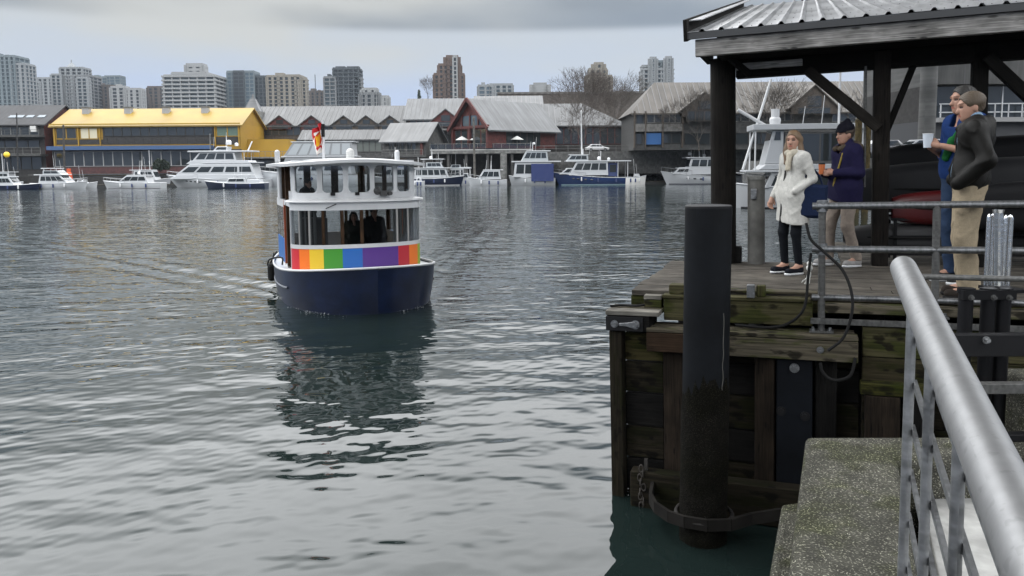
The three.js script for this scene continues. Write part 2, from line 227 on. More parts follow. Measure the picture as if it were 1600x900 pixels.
// ---------------------------------------------------------------- the little ferry
{
  const f = thing('passenger_ferry', 'small white and navy passenger ferry with a rainbow striped cabin under way', 'ferry', [FERRY.x, 0, FERRY.z], 0);
  f.rotation.y = FERRY.yaw - Math.PI / 2; // bow towards local +x
  const brown = wood([0.1, 0.055, 0.03]), hull = hullGeo(6.5, 3.72, 1.04, 0.86, { full: 3.0, tw: 0.5, transom: 0.74, rake: 0.025, flare: 0.07, tumble: 0.1, draft: 0.45, n: 40, sag: 0.1 });
  const hm = hull.skin.mesh('hull', phys([0.006, 0.015, 0.052], 0.36, { map: TX.grime, clearcoat: 0.2, clearcoatRoughness: 0.3, specularIntensity: 0.6 }), f);
  hull.deck.mesh('deck', M.white, f);
  for (const s of [-1, 1]) { const e = hull.edge(s); new B().tube(e.map(p => p.clone().add(V(0, 0.0, 0))), 0.028, 60, 6).mesh('gunwale', M.white, hm); new B().tube(e.slice(2, 15).map(p => V(p.x, p.y - 0.42, p.z * 0.985)), 0.03, 30, 6).mesh('rub_strake', std([0.09, 0.1, 0.12], 0.6), hm); }
  // lower cabin: straight sides and a rounded front, t runs across the front
  const HW = 1.57, ZF = 0.9, BL = 0.75, BACK = -2.3;
  const front = (t, hw = HW, zf = ZF, bl = BL) => [zf + bl * Math.sqrt(Math.max(0, 1 - Math.pow(Math.abs(t), 2.2))), hw * t]; // local x, z
  const tz = (t, hw = HW, zf = ZF, bl = BL) => { const p = front(t, hw, zf, bl); return [p[0], -p[1]]; }; // seen from ahead t<0 is on the left
  const strip = (t0, t1, y0, y1, n, hw = HW, zf = ZF, bl = BL, th = 0.03) => { const A = [], Bq = []; for (let i = 0; i <= n; i++) { const t = Math.sin(lerp(Math.asin(t0), Math.asin(t1), i / n)), p = tz(t, hw, zf, bl), q = tz(t, hw - th, zf, bl - th); A.push([p[0], p[1]]); Bq.push([q[0], q[1]]); } const P = [...A, ...Bq.reverse()], s = new THREE.Shape(P.map(a => new THREE.Vector2(a[0], -a[1]))); const g = new THREE.ExtrudeGeometry(s, { depth: y1 - y0, bevelEnabled: false }); g.rotateX(-Math.PI / 2); g.translate(0, y0, 0); return g; };
  const one = 0.9995;
  new B().add(strip(-one, one, 0.62, 0.8, 40)).mesh('coaming', M.white, f);
  const T = [-one, -0.905, -0.77, -0.576, -0.304, -0.011, 0.555, 0.747, 0.915, one];
  const hue = [[0.5, 0.02, 0.03], [0.78, 0.16, 0.01], [0.72, 0.48, 0.02], [0.04, 0.25, 0.015], [0.008, 0.11, 0.4], [0.075, 0.02, 0.2], [0.42, 0.01, 0.02], [0.72, 0.16, 0.01], [0.3, 0.4, 0.04]];
  const cn = ['red', 'orange', 'yellow', 'green', 'blue', 'purple', 'red', 'orange', 'yellow green'];
  hue.forEach((c, i) => { const m = new B().add(strip(T[i], T[i + 1], 0.8, 1.33, 12)).mesh('rainbow_panel', phys(c, 0.45, { clearcoat: 0.2 }), f); m.userData.label = cn[i] + ' panel of the rainbow band'; });
  new B().add(strip(-one, one, 1.33, 1.42, 40, HW + 0.015, ZF, BL + 0.015, 0.06)).mesh('window_sill', M.white, f);
  for (let i = 0; i < 9; i++) { const g = new B().add(strip(T[i] + 0.004, T[i + 1] - 0.004, 1.42, 2.23, 8, HW - 0.01, ZF, BL - 0.01, 0.006)).mesh('window_pane', i > 6 || i < 2 ? M.smokeGlass : M.paleGlass, f); }
  T.slice(1, 8).forEach((t, i) => { const p = tz(t, HW - 0.03, ZF, BL - 0.03); new B().box(0.05, 0.83, i === 2 || i === 3 || i === 4 ? 0.075 : 0.05, [p[0], 1.825, p[1]]).mesh('mullion', i > 1 && i < 5 ? brown : std([0.3, 0.29, 0.28], 0.6), f); });
  new B().add(strip(-one, one, 2.23, 2.42, 40, HW + 0.01, ZF, BL + 0.01, 0.06)).mesh('header_panel', M.white, f);
  for (const s of [-1, 1]) {
    const z = s * HW, sd = (x0, x1, y0, y1, n, m, th = 0.05) => spanMesh(n, m, f, [x0, x1, y0, y1, s > 0 ? z - th : z, s > 0 ? z : z + th]);
    sd(0.82, 0.9, 0.7, 2.42, 'corner_post', M.white, 0.09); sd(-2.3, 0.1, 0.6, 0.8, 'coaming', M.white);
    sd(-2.3, -0.55, 0.8, 1.42, 'side_panel', phys([0.01, 0.1, 0.32], 0.45)); sd(-2.3, -0.6, 2.23, 2.42, 'header_panel', M.white);
    sd(-0.6, -0.5, 0.7, 2.42, 'door_post', std([0.26, 0.05, 0.01], 0.6), 0.1); sd(-0.05, 0.1, 0.62, 3.3, 'door_frame', brown, 0.12); sd(-0.5, 0.82, 2.3, 2.42, 'header_panel', M.white);
    for (const [a, b] of [[-2.25, -1.65], [-1.6, -1.0], [-0.95, -0.6]]) sd(a, b, 1.44, 2.22, 'window_pane', M.glass, 0.006);
    for (const a of [-2.3, -1.65, -1.0]) sd(a, a + 0.06, 1.42, 2.23, 'mullion', brown);
    pipeMesh('roof_post', M.white, f, [-1.45, 2.4, s * 1.56], [-1.45, 3.32, s * 1.56], 0.05); pipeMesh('roof_post', M.white, f, [-1.7, 2.4, s * 1.56], [-1.7, 3.32, s * 1.56], 0.04);
  }
  spanMesh('stern_bulkhead', std([0.16, 0.15, 0.14], 0.7), f, [-2.34, -2.28, 0.6, 1.42, -1.57, 1.57]); spanMesh('header_panel', M.white, f, [-2.34, -2.28, 2.23, 2.42, -1.57, 1.57]);
  for (const z of [-1.5, -0.9, -0.3, 0.3, 0.9, 1.5]) spanMesh('mullion', brown, f, [-2.34, -2.28, 1.42, 2.23, z - 0.04, z + 0.04]);
  spanMesh('cabin_floor', std([0.08, 0.08, 0.08], 0.8), f, [-2.3, 0.9, 0.36, 0.42, -1.45, 1.45]);
  for (const s of [-1, 1]) { const st = spanMesh('bench_seat', std([0.1, 0.07, 0.045], 0.7), f, [-2.1, 0.7, 0.82, 0.9, s > 0 ? 0.95 : -1.45, s > 0 ? 1.45 : -0.95]); spanMesh('bench_back', std([0.08, 0.06, 0.04], 0.7), st, [-2.1, 0.7, 0.9, 1.44, s > 0 ? 1.42 : -1.47, s > 0 ? 1.47 : -1.42]); }
  { // dividers inside, and the rolled clear curtain at the port side of the front
    for (let i = 0; i < 9; i++) { const t = 0.58 + i * 0.045, p = tz(t, HW - 0.14 - (i % 2) * 0.05, ZF, BL - 0.14); new B().box(0.03, 0.8, 0.08, [p[0], 1.83, p[1]], [0, i, 0]).mesh('curtain_fold', std([0.2, 0.19, 0.17], 0.6), f); }
    for (let i = 0; i < 4; i++) { const t = -0.95 + i * 0.07, p = tz(t, HW - 0.14, ZF, BL - 0.14); new B().box(0.03, 0.8, 0.07, [p[0], 1.83, p[1]], [0, i * 1.3, 0]).mesh('curtain_fold', std([0.16, 0.16, 0.155], 0.6), f); }
  }
  // ledge, wheelhouse, roof
  const cap = (hw, zf, bl, back, y0, y1, name, m, bev = 0) => { const s = new THREE.Shape(); s.moveTo(back, hw); s.lineTo(zf, hw); for (let i = 0; i <= 30; i++) { const t = Math.sin(lerp(-1.57, 1.57, i / 30)), p = front(t, hw, zf, bl); s.lineTo(p[0], -p[1]); } s.lineTo(back, -hw); const g = new THREE.ExtrudeGeometry(s, { depth: y1 - y0 - 2 * bev, bevelEnabled: bev > 0, bevelSize: bev, bevelThickness: bev, bevelOffset: -bev, bevelSegments: 2, curveSegments: 20 }); g.rotateX(-Math.PI / 2); g.translate(0, y0 + bev, 0); return new B().add(g).mesh(name, m, f); };
  { const s = []; for (let i = 0; i <= 30; i++) { const t = Math.sin(lerp(-1.57, 1.57, i / 30)); s.push(t); } const rows = [s.map(t => { const p = tz(t, HW + 0.1, ZF, BL + 0.1); return [p[0], 2.42, p[1]]; }), s.map(t => { const p = tz(t, HW + 0.1, ZF, BL + 0.1); return [p[0], 2.46, p[1]]; }), s.map(t => { const p = tz(t, 1.46, 0.72, 0.56); return [p[0], 2.5, p[1]]; }), s.map(t => { const p = tz(t, 1.46, 0.72, 0.56); return [p[0], 2.4, p[1]]; }), s.map(t => { const p = tz(t, HW + 0.1, ZF, BL + 0.1); return [p[0], 2.42, p[1]]; })]; new B().add(sheet(rows)).mesh('ledge', M.white, f); }
  const UW = 1.5, UZ = 0.75, UB = 0.6;
  const wt = [[-0.961, -0.643], [-0.568, -0.249], [-0.169, 0.176], [0.249, 0.574], [0.631, 0.875]];
  const edges = [-one, ...wt.flat(), one];
  new B().add(strip(-one, one, 2.44, 2.63, 40, UW, UZ, UB, 0.05)).mesh('wheelhouse_panel', M.white, f);
  new B().add(strip(-one, one, 3.27, 3.4, 40, UW, UZ, UB, 0.05)).mesh('wheelhouse_header', M.white, f);
  for (let i = 0; i < edges.length; i += 2) new B().add(strip(edges[i], edges[i + 1], 2.63, 3.27, 4, UW, UZ, UB, 0.05)).mesh('window_post', M.white, f);
  wt.forEach(([a, b]) => { // rounded corners and the pane
    const w = new B().add(strip(a, b, 2.63, 3.27, 6, UW - 0.02, UZ, UB - 0.02, 0.006)).mesh('wheelhouse_window', M.paleGlass, f);
    const c = new B(), p0 = tz(a, UW, UZ, UB), p1 = tz(b, UW, UZ, UB), wd = Math.hypot(p1[0] - p0[0], p1[1] - p0[1]), ang = Math.atan2(-(p1[1] - p0[1]), p1[0] - p0[0]), r = 0.11;
    for (const [sx, sy] of [[0, 0], [1, 0], [0, 1], [1, 1]]) { const s = new THREE.Shape(); s.moveTo(0, 0); s.lineTo(r, 0); for (let q = 1; q <= 5; q++) { const an = -Math.PI / 2 - q / 5 * Math.PI / 2; s.lineTo(r + r * Math.cos(an), r + r * Math.sin(an)); } const g = new THREE.ExtrudeGeometry(s, { depth: 0.045, bevelEnabled: false }); g.translate(0, 0, -0.03); if (sx) g.scale(-1, 1, 1); if (sy) g.scale(1, -1, 1); g.translate(sx ? wd : 0, sy ? 3.27 : 2.63, 0); const gg = g.toNonIndexed ? (g.index ? g.toNonIndexed() : g) : g; gg.rotateY(ang); gg.translate(p0[0], 0, p0[1]); gg.computeVertexNormals(); c.add(gg); }
    c.mesh('window_corner', M.white, w);
  });
  for (const s of [-1, 1]) { spanMesh('wheelhouse_side', M.white, f, [0.1, 0.75, 2.42, 2.66, s > 0 ? 1.45 : -1.5, s > 0 ? 1.5 : -1.45]); spanMesh('wheelhouse_post', M.white, f, [0.62, 0.76, 2.6, 3.36, s > 0 ? 1.42 : -1.5, s > 0 ? 1.5 : -1.42]); spanMesh('wheelhouse_post', brown, f, [-2.3, -2.15, 2.4, 3.36, s > 0 ? 1.36 : -1.46, s > 0 ? 1.46 : -1.36]); }
  for (const z of [-0.75, 0, 0.75]) spanMesh('wheelhouse_post', brown, f, [-2.3, -2.18, 2.4, 3.36, z - 0.09, z + 0.09]);
  { // crowned roof
    const rows = [], rowsB = []; for (let i = 0; i <= 16; i++) { const x = lerp(-2.9, 1.72, i / 16), hw = x > 0.6 ? 1.78 * Math.sqrt(Math.max(0.02, 1 - Math.pow((x - 0.6) / 1.14, 2.6))) : 1.78, a = [], b = []; for (let k = 0; k <= 14; k++) { const q = k / 7 - 1, z = q * hw, y = 3.46 - 0.13 * Math.pow(Math.abs(z) / 1.78, 2.2) - 0.05 * sstep(0.4, 1.8, x); a.push([x, y, z]); b.push([x, y - 0.07, z]); } rows.push(a); rowsB.push(b); }
    const outline = [...rows.map(r => r[14]), ...[...rows].reverse().map(r => r[0])], ob = outline.map(p => [p[0], p[1] - 0.07, p[2]]);
    new B().add(sheet(rows)).add(sheet(rowsB)).add(sheet([outline, ob], true)).mesh('roof', M.white, f);
  }
  new B().cyl(0.1, 0.1, 0.16, [0.4, 3.5, 0.02], [0, 0, 0], 14).ball(0.1, [0.4, 3.6, 0.02]).mesh('roof_light', std([0.6, 0.6, 0.58], 0.5), f);
  for (const s of [-1, 1]) new B().add(new THREE.CapsuleGeometry(0.07, 0.22, 4, 10), [-1.4, 3.52, s * 1.6]).mesh('roof_fender', M.white, f);
  pipeMesh('flagpole', M.white, f, [-0.2, 3.4, 0.58], [-0.2, 4.4, 0.58], 0.035);
  pipeMesh('mast_tip', M.black, f, [-0.2, 4.0, 0.58], [-0.2, 4.32, 0.58], 0.045);
  { const hornMat = std([0.05, 0.05, 0.05], 0.4); new B().cyl(0.1, 0.05, 0.1, [1.38, 2.66, -0.44], [0, 0, 1.57]).box(0.14, 0.12, 0.16, [1.34, 2.6, -0.58]).cyl(0.06, 0.05, 0.14, [1.36, 2.6, -0.74], [0, 0, 1.57]).mesh('searchlight', hornMat, f); }
  for (const z of [0.62, 0.05]) new B().box(0.12, 0.07, 0.1, [1.32, 2.6, z]).mesh('wiper_motor', M.black, f);
  barMesh('wiper', M.black, f, [1.66, 2.38, 0.6], [1.7, 2.28, 1.15 - 0.3], 0.012, 0.02);
  new B().add(new THREE.CapsuleGeometry(0.11, 0.28, 4, 10), [-2.3, 0.36, 1.78]).mesh('fender', M.rubber, f); pipeMesh('fender_line', M.rubber, f, [-2.3, 0.5, 1.78], [-2.3, 0.9, 1.7], 0.015);
  new B().tube([[-2.6, 0.9, 1.6], [-2.7, 0.5, 1.82], [-2.1, 0.72, 1.86], [-0.4, 0.95, 1.66], [0.2, 0.86, 1.72]], 0.022, 30).mesh('mooring_line', M.rubber, f);
  // foam along the stem
  const fr = rng(12), fb = new B(); for (let i = 0; i < 90; i++) { const q = fr(), t = lerp(0.35, 0.985, Math.sqrt(q)), s = fr() < 0.5 ? -1 : 1, p = hull.at(t, 0.32, s), o = fr() * fr() * 0.3, a = V(p[0] + o * 0.5, 0.012 + fr() * 0.02, p[2] + s * o); const sc = 0.004 + fr() * fr() * 0.016; fb.add(new THREE.IcosahedronGeometry(sc, 0), a, [fr() * 3, fr() * 3, 0], [1.6, 0.5, 1.2]); }
  const fo = stuff(fb.mesh('bow_foam', std([0.3, 0.32, 0.33], 0.7), f)); fo.userData.label = 'white foam along the waterline';
  // flag of red, white and yellow cloth, hanging in soft folds
  const rows = []; for (let j = 0; j <= 14; j++) { const row = []; for (let i = 0; i <= 12; i++) { const u = i / 12, v = j / 14; row.push([-0.2 - u * 0.1 + 0.05 * Math.sin(u * 9 + v * 3), 4.36 - v * 0.68 - u * 0.16 + 0.03 * Math.sin(v * 5), 0.6 + u * 0.2 * (1 - 0.2 * v) + 0.05 * Math.sin(u * 7 + v * 4)]); } rows.push(row); }
  const g = sheet(rows), uv = []; for (let j = 0; j <= 14; j++) for (let i = 0; i <= 12; i++) uv.push(i / 12, 1 - j / 14); g.setAttribute('uv', new THREE.Float32BufferAttribute(uv, 2));
  const ft = tex(64, 64, (u, v) => { const a = fbm(u * 5, v * 5, 8, 8, 3, 2); const r = Math.hypot(u - 0.55, v - 0.5); if (r < 0.24) return a > 0.52 ? [0.85, 0.62, 0.1] : [0.75, 0.2, 0.1]; if (v > 0.78 || u < 0.15) return [0.65, 0.07, 0.1]; return a > 0.6 ? [0.7, 0.12, 0.12] : [0.85, 0.83, 0.8]; });
  addMesh('flag', g, std([1, 1, 1], 0.9, { map: ft, side: THREE.DoubleSide }), f);
}

// ---------------------------------------------------------------- far shore: ground, sea wall, floating docks
const GY = 2.0;
structure(new B().span(-2600, 2600, GY - 0.5, GY, -5200, -153).mesh('ground', std([0.1, 0.1, 0.095], 0.95, { map: TX.grime }), scene));
{
  const rock = [grimy([0.05, 0.05, 0.048], 0.95), grimy([0.08, 0.078, 0.07], 0.95), grimy([0.035, 0.037, 0.03], 0.95)];
  const w = spanMesh('sea_wall', grimy([0.035, 0.034, 0.032], 0.95), scene, [-240, 240, -3, GY + 0.1, -154, -152]); tag(w, 'dark sea wall along the far shore behind the moored boats', 'sea wall');
  const r = rng(8); rock.forEach((m, q) => { const b = new B(); for (let i = 0; i < 520; i++) { const t = r(), s = 0.35 + r() * 0.6; b.add(new THREE.IcosahedronGeometry(s, 0), [lerp(2, 62, r()), -0.2 + t * 3.0, -149 - t * 4.4 + r() * 0.4], [r() * 3, r() * 3, r() * 3], [1.3, 0.8, 1]); } const o = stuff(b.mesh('riprap_rocks', m, scene)); tag(o, ['dark grey', 'brown grey', 'mossy black'][q] + ' boulders heaped on the bank below the promenade', 'rocks'); });
}
const seamMat = std([0.1, 0.1, 0.1], 0.6);
const roofGrey = std([0.09, 0.093, 0.096], 0.55, { map: TX.streak, metalness: 0.15 }), roofPale = std([0.108, 0.113, 0.118], 0.5, { map: TX.streak, metalness: 0.15 }), roofRust = std([0.1, 0.088, 0.075], 0.7, { map: TX.streak }), roofBlack = std([0.035, 0.036, 0.04], 0.8, { map: TX.streak }), roofYellow = std([0.3, 0.195, 0.025], 0.6, { map: TX.soft });
const wallDark = grimy([0.035, 0.032, 0.03]), wallRed = grimy([0.105, 0.02, 0.016]), wallYellow = std([0.38, 0.22, 0.014], 0.65, { map: TX.soft }), wallGrey = grimy([0.08, 0.08, 0.077]), wallBrown = grimy([0.085, 0.066, 0.05]), trimGrey = grimy([0.22, 0.22, 0.21]);
// a gabled hall, ridge along local x, front towards +z; fx/fy give local spots on the front from spots of the photograph
function hall(o) {
  const p0 = at(o.px0, o.eave, o.d), p1 = at(o.px1, o.eave, o.d), D = o.D ?? 14, c = at((o.px0 + o.px1) / 2, o.eave, o.d), W = o.W ?? (p1.x - p0.x), ridge = at((o.px0 + o.px1) / 2, o.ridge, o.d + D / 2).y, base = o.base !== undefined ? at((o.px0 + o.px1) / 2, o.base, o.d).y : GY;
  const rot = o.rot ?? 0, g = thing(o.name, o.label, 'building', [c.x, base, -o.d], rot, o.group), E = c.y - base, H = ridge - base, ov = o.over ?? 0.6, hl = o.hipL ?? 0, hr = o.hipR ?? 0;
  const wb = new B().span(-W / 2, W / 2, 0, E, -D, 0); if (!hl) wb.prism([[-D / 2, E], [D / 2, E], [0, H - 0.05]], 0.3, [-W / 2 + 0.15, 0, -D / 2], [0, Math.PI / 2, 0]); if (!hr) wb.prism([[-D / 2, E], [D / 2, E], [0, H - 0.05]], 0.3, [W / 2 - 0.15, 0, -D / 2], [0, Math.PI / 2, 0]);
  wb.mesh('wall', o.wall, g);
  const k = (H - E) / (D / 2), xl = -W / 2 - ov, xr = W / 2 + ov, zf = ov, zb = -D - ov, ey = E - k * ov, th = 0.22;
  const slab = (P) => { const r0 = P.map(p => [p[0], p[1] + 0.04, p[2]]), r1 = P.map(p => [p[0], p[1] - th, p[2]]); const b = new B(), q = (a, bb, cc, d) => b.add(sheet([[a, bb], [d, cc]])); q(...r0); q(...r1); for (let i = 0; i < 4; i++) { const j = (i + 1) % 4; q(r0[i], r0[j], r1[j], r1[i]); } return b; };
  const rf = slab([[xl, ey, zf], [xr, ey, zf], [xr - hr, H, -D / 2], [xl + hl, H, -D / 2]]).mesh('roof', o.roof, g);
  slab([[xl, ey, zb], [xr, ey, zb], [xr - hr, H, -D / 2], [xl + hl, H, -D / 2]]).mesh('roof', o.roof, g);
  if (hl) new B().add(sheet([[[xl, ey, zf], [xl + hl, H, -D / 2]], [[xl, ey, zb], [xl + hl, H, -D / 2]]])).mesh('roof', o.roof, g);
  if (o.seams) { const sb = new B(); for (let x = xl + 0.4; x < xr; x += o.seams) { const t0 = hl && x < xl + hl ? (x - xl) / hl : 1, t1 = hr && x > xr - hr ? (xr - x) / hr : 1, t = Math.min(t0, t1); sb.bar([x, ey + 0.05, zf], [x, lerp(ey, H, t) + 0.05, lerp(zf, -D / 2, t)], 0.1, 0.1); } stuff(sb.mesh('roof_seams', o.roof === roofYellow ? o.roof : seamMat, rf)); }
  const fx = px => at(px, o.eave, o.d).x - c.x, fy = (py, px) => at(px ?? (o.px0 + o.px1) / 2, py, o.d).y - base;
  g.win = (a, b, y0, y1, m = M.darkGlass, n = 1, fm = trimGrey, z = 0, name = 'window') => { for (let i = 0; i < n; i++) { const xa = lerp(fx(a), fx(b), i / n), xb = lerp(fx(a), fx(b), (i + 1) / n), mid = a, ya = fy(y1, mid), yb = fy(y0, mid), f = 0.09; const p = spanMesh(name, m, g, [xa + f, xb - f, ya + f, yb - f, z, z + 0.04]); new B().span(xa, xb, ya, ya + f, z, z + 0.12).span(xa, xb, yb - f, yb, z, z + 0.12).span(xa, xa + f, ya + f, yb - f, z, z + 0.12).span(xb - f, xb, ya + f, yb - f, z, z + 0.12).mesh('window_frame', fm, p); } };
  g.panel = (name, m, a, b, y0, y1, z0, z1) => spanMesh(name, m, g, [fx(a), fx(b), fy(y1, a), fy(y0, a), z0, z1]);
  g.rail = (a, b, y, h, z, m = trimGrey) => { const rb = new B(), xa = fx(a), xb = fx(b), yy = fy(y, a); rb.bar([xa, yy + h, z], [xb, yy + h, z], 0.07); rb.bar([xa, yy + h * 0.5, z], [xb, yy + h * 0.5, z], 0.04); rb.bar([xa, yy + 0.1, z], [xb, yy + 0.1, z], 0.05); for (let x = xa; x <= xb + 0.01; x += Math.max(1, (xb - xa) / Math.round((xb - xa) / 1.8))) rb.bar([x, yy, z], [x, yy + h, z], 0.07); rb.mesh('balcony_rail', m, g); };
  g.dormer = (px, w, py0, py1, wallM, out = 0.5, roofM = o.roof) => { // small gable on the front
    const x = fx(px), y0 = fy(py0, px), y1 = fy(py1, px), zz = out; const d = new B().prism([[-w / 2, y0], [w / 2, y0], [0, y1]], 0.2, [x, 0, zz - 0.1]).span(x - w / 2 + 0.3, x + w / 2 - 0.3, y0 - 1.2, y0, -0.2, zz - 0.02).mesh('gable', wallM, g);
    const rb = new B(), back = Math.min(D / 2, (y1 - ey) / k); for (const s of [-1, 1]) { const a = [x + s * (w / 2 + 0.35), y0 - 0.3, zz + 0.3], b = [x, y1 + 0.15, zz + 0.3], c2 = [x, y1 + 0.15, -back], e2 = [x + s * (w / 2 + 0.35), y0 - 0.3, -0.1]; rb.add(sheet([[a, b], [e2, c2]])); rb.add(sheet([[[a[0], a[1] - 0.25, a[2]], [b[0], b[1] - 0.25, b[2]]], [a, b]])); } rb.mesh('gable_roof', roofM, d); spanMesh('gable_window_or_shade_sheet', M.darkGlass, d, [x - w * 0.14, x + w * 0.14, y0 + 0.05, y0 + (y1 - y0) * 0.5, zz, zz + 0.05]);
    spanMesh('gable_window_or_shade_sheet', M.darkGlass, d, [x - w * 0.32, x + w * 0.32, y0 - 1.1, y0 - 0.15, zz, zz + 0.05]);
  };
  g.fx = fx; g.fy = fy; g.E = E; g.H = H; g.D = D; g.W = W; g.k = k; return g;
}
{ // black-roofed wharf building
  const g = hall({ name: 'wharf_building', label: 'dark two storey wharf building with black roof and skylights beside yellow hall', px0: -90, px1: 68, d: 158, D: 15, eave: 193, ridge: 165, wall: wallDark, roof: roofBlack });
  spanMesh('gable_cladding', wallRed, g, [g.W / 2, g.W / 2 + 0.05, 0, g.E, -15, 0]); new B().prism([[-7.4, g.E], [7.4, g.E], [0, g.H - 0.3]], 0.06, [g.W / 2 + 0.02, 0, -7.5], [0, Math.PI / 2, 0]).mesh('gable_cladding', wallRed, g);
  g.win(-86, 60, 199, 212, M.darkGlass, 10); g.win(-86, 60, 220, 232, M.darkGlass, 8, wallDark); g.win(-86, 62, 246, 266, M.darkGlass, 9, wallDark);
  g.panel('balcony_slab', wallGrey, -90, 70, 213, 215.5, 0, 2.2); g.panel('balcony_slab', wallGrey, -90, 72, 242, 245, 0, 2.6); g.rail(-90, 70, 213, 1.1, 2.1, wallGrey); g.rail(-90, 72, 242, 1.3, 2.5, trimGrey);
  g.panel('wall_lantern', std([0.5, 0.5, 0.48], 0.6), 49, 58, 196, 206, 0.05, 0.6);
  for (const px of [8, 20, 36, 54]) { const x = g.fx(px), z = -2.6; new B().box(1.5, 0.14, 1.1, [x, g.E + 2.75 * g.k, z], [Math.atan(g.k), 0, 0]).mesh('skylight', M.blueGlass, g); }
  for (const px of [-60, -20, 20, 60]) { const x = g.fx(px); barMesh('pile', wallDark, g, [x, -4, 2], [x, 0.2, 2], 0.4, 0.4); }
}
{ // yellow hall
  const g = hall({ name: 'yellow_hall', label: 'long yellow market hall with yellow metal roof and blue awning on the far shore', px0: 82, px1: 375, d: 158, D: 15, eave: 194.5, ridge: 170, wall: wallYellow, roof: roofYellow });
  g.win(87, 119, 200, 217, M.darkGlass, 2, wallYellow); g.win(125, 152, 200, 217, std([0.5, 0.46, 0.34], 0.7), 2, wallYellow, 0, 'blind_window'); g.panel('dark_cladding', wallDark, 87, 160, 218.5, 226, 0, 0.08); g.panel('dark_cladding', wallDark, 160, 334, 197, 226, 0, 0.06); g.win(162, 332, 199, 213, M.darkGlass, 12, wallDark, 0.06); g.win(338, 372, 196, 213, phys([0.09, 0.13, 0.1], 0.1), 2, wallYellow); g.panel('dark_cladding', wallDark, 334, 374, 214, 226, 0, 0.08);
  g.rail(158, 338, 226, 1.3, 1.4, wallDark);
  g.panel('blue_awning', std([0.03, 0.07, 0.16], 0.6), 80, 334, 229, 235, 0.1, 2.2);
  g.panel('lower_wall', wallDark, 80, 376, 235, 262, 0.01, 0.3); g.win(84, 372, 237, 260.5, M.darkGlass, 19, std([0.3, 0.3, 0.3], 0.6), 0.3);
  g.panel('plinth', grimy([0.09, 0.03, 0.028]), 78, 378, 262, 272, 0, 1.2); g.panel('walkway', wallGrey, 60, 470, 272, 274, 0, 4.5);
  for (const px of [113, 181, 242, 305]) { const x = g.fx(px), y = g.E + 5.4 * g.k; const v = new B().span(x - 0.7, x + 0.7, y - 0.6, y + 1.15, -6.2, -5.0, 0.08).mesh('roof_vent', std([0.25, 0.25, 0.25], 0.7), g); new B().span(x - 0.85, x + 0.85, y + 1.15, y + 1.3, -6.35, -4.85).mesh('vent_cap', trimGrey, v); }
  for (const px of [85, 122, 156, 336, 373]) g.panel('downpipe', wallYellow, px - 0.8, px + 0.8, 196, 228, 0.05, 0.3); g.panel('gutter', std([0.3, 0.19, 0.02], 0.6), 80, 377, 194, 196, 0.62, 0.9);
  const w = thing('yellow_annex', 'low yellow annex with balcony rail at end of the yellow hall', 'building', [at(408, 240, 160).x, GY, -162]); spanMesh('wall', wallYellow, w, [-3.8, 5.2, 3.6, 7.4, -6, 0]); spanMesh('lower_wall', wallDark, w, [-3.8, 5.2, 0, 3.4, -6, -0.3]); spanMesh('balcony_slab', trimGrey, w, [-4, 5.6, 3.4, 3.7, -6, 2]); { const rb = new B(); for (let x = -4; x <= 5.6; x += 1.2) rb.bar([x, 3.7, 1.9], [x, 4.8, 1.9], 0.07); rb.bar([-4, 4.8, 1.9], [5.6, 4.8, 1.9], 0.08).bar([-4, 4.3, 1.9], [5.6, 4.3, 1.9], 0.05); rb.mesh('balcony_rail', trimGrey, w); } spanMesh('opening_shade_sheet', M.darkGlass, w, [-3.2, 4.6, 0.4, 3, -0.28, -0.2]);  // dark glass sheet stands in for a shaded opening in the lower wall
}
{ // grey-roofed market sheds
  const g = hall({ name: 'market_shed', label: 'long grey roofed market shed with a row of small gables behind ferry flag', px0: 395, px1: 652, d: 174, D: 16, eave: 194, ridge: 166, wall: wallBrown, roof: roofGrey, seams: 1.0 });
  for (const [px, m] of [[438, wallRed], [488, wallRed], [538, wallBrown], [573, wallBrown], [610, wallBrown]]) g.dormer(px, 5.6, 194, 181, m);
  g.win(402, 648, 197, 212, M.darkGlass, 22, wallBrown); g.win(402, 648, 218, 238, M.darkGlass, 18, wallDark);
  const l = hall({ name: 'market_shed', label: 'low grey roofed shed with boarded front under the long market roof', px0: 470, px1: 602, d: 166, D: 7, eave: 216, ridge: 203, wall: wallGrey, roof: roofGrey, seams: 1.0 }); l.win(480, 596, 219, 238, phys([0.1, 0.11, 0.1], 0.2), 12, wallGrey);
  const t = thing('roof_turret', 'pale domed roof turret behind the yellow gable', 'turret', [at(396, 170, 178).x, 0, -178]); const y = at(396, 175, 178).y; spanMesh('base', trimGrey, t, [-2.2, 2.2, 10, y, -2.2, 2.2]); new B().cyl(0.8, 2.6, 3, [0, y + 1.4, 0], [0, 0.78, 0], 4).mesh('cap', roofPale, t); new B().cyl(0.1, 0.5, 1.4, [0, y + 3.4, 0]).mesh('finial', roofPale, t);
}
{ // grey boathouse in front
  const g = hall({ name: 'boathouse', label: 'grey boathouse with plain pale metal roof and dark gable', px0: 596, px1: 668, d: 152, D: 9, eave: 217, ridge: 192, wall: wallGrey, roof: roofPale, rot: -0.32, base: 244, over: 0.8 });
  for (const [a, b] of [[604, 615], [618, 632], [636, 652]]) g.win(a, b, 222, 236, M.darkGlass, 2, wallGrey); g.panel('red_post', wallRed, 660, 664, 220, 243, 0, 0.4); g.rail(598, 668, 243, 1.1, 1.4); g.panel('deck', wallGrey, 594, 674, 243, 246, -9, 1.6);
  new B().span(g.W / 2 + 0.01, g.W / 2 + 0.06, 0.5, 2.6, -6.5, -5).mesh('window', M.darkGlass, g); new B().span(g.W / 2 + 0.01, g.W / 2 + 0.06, 0.5, 2.6, -4, -2.4).mesh('window', M.darkGlass, g);
}
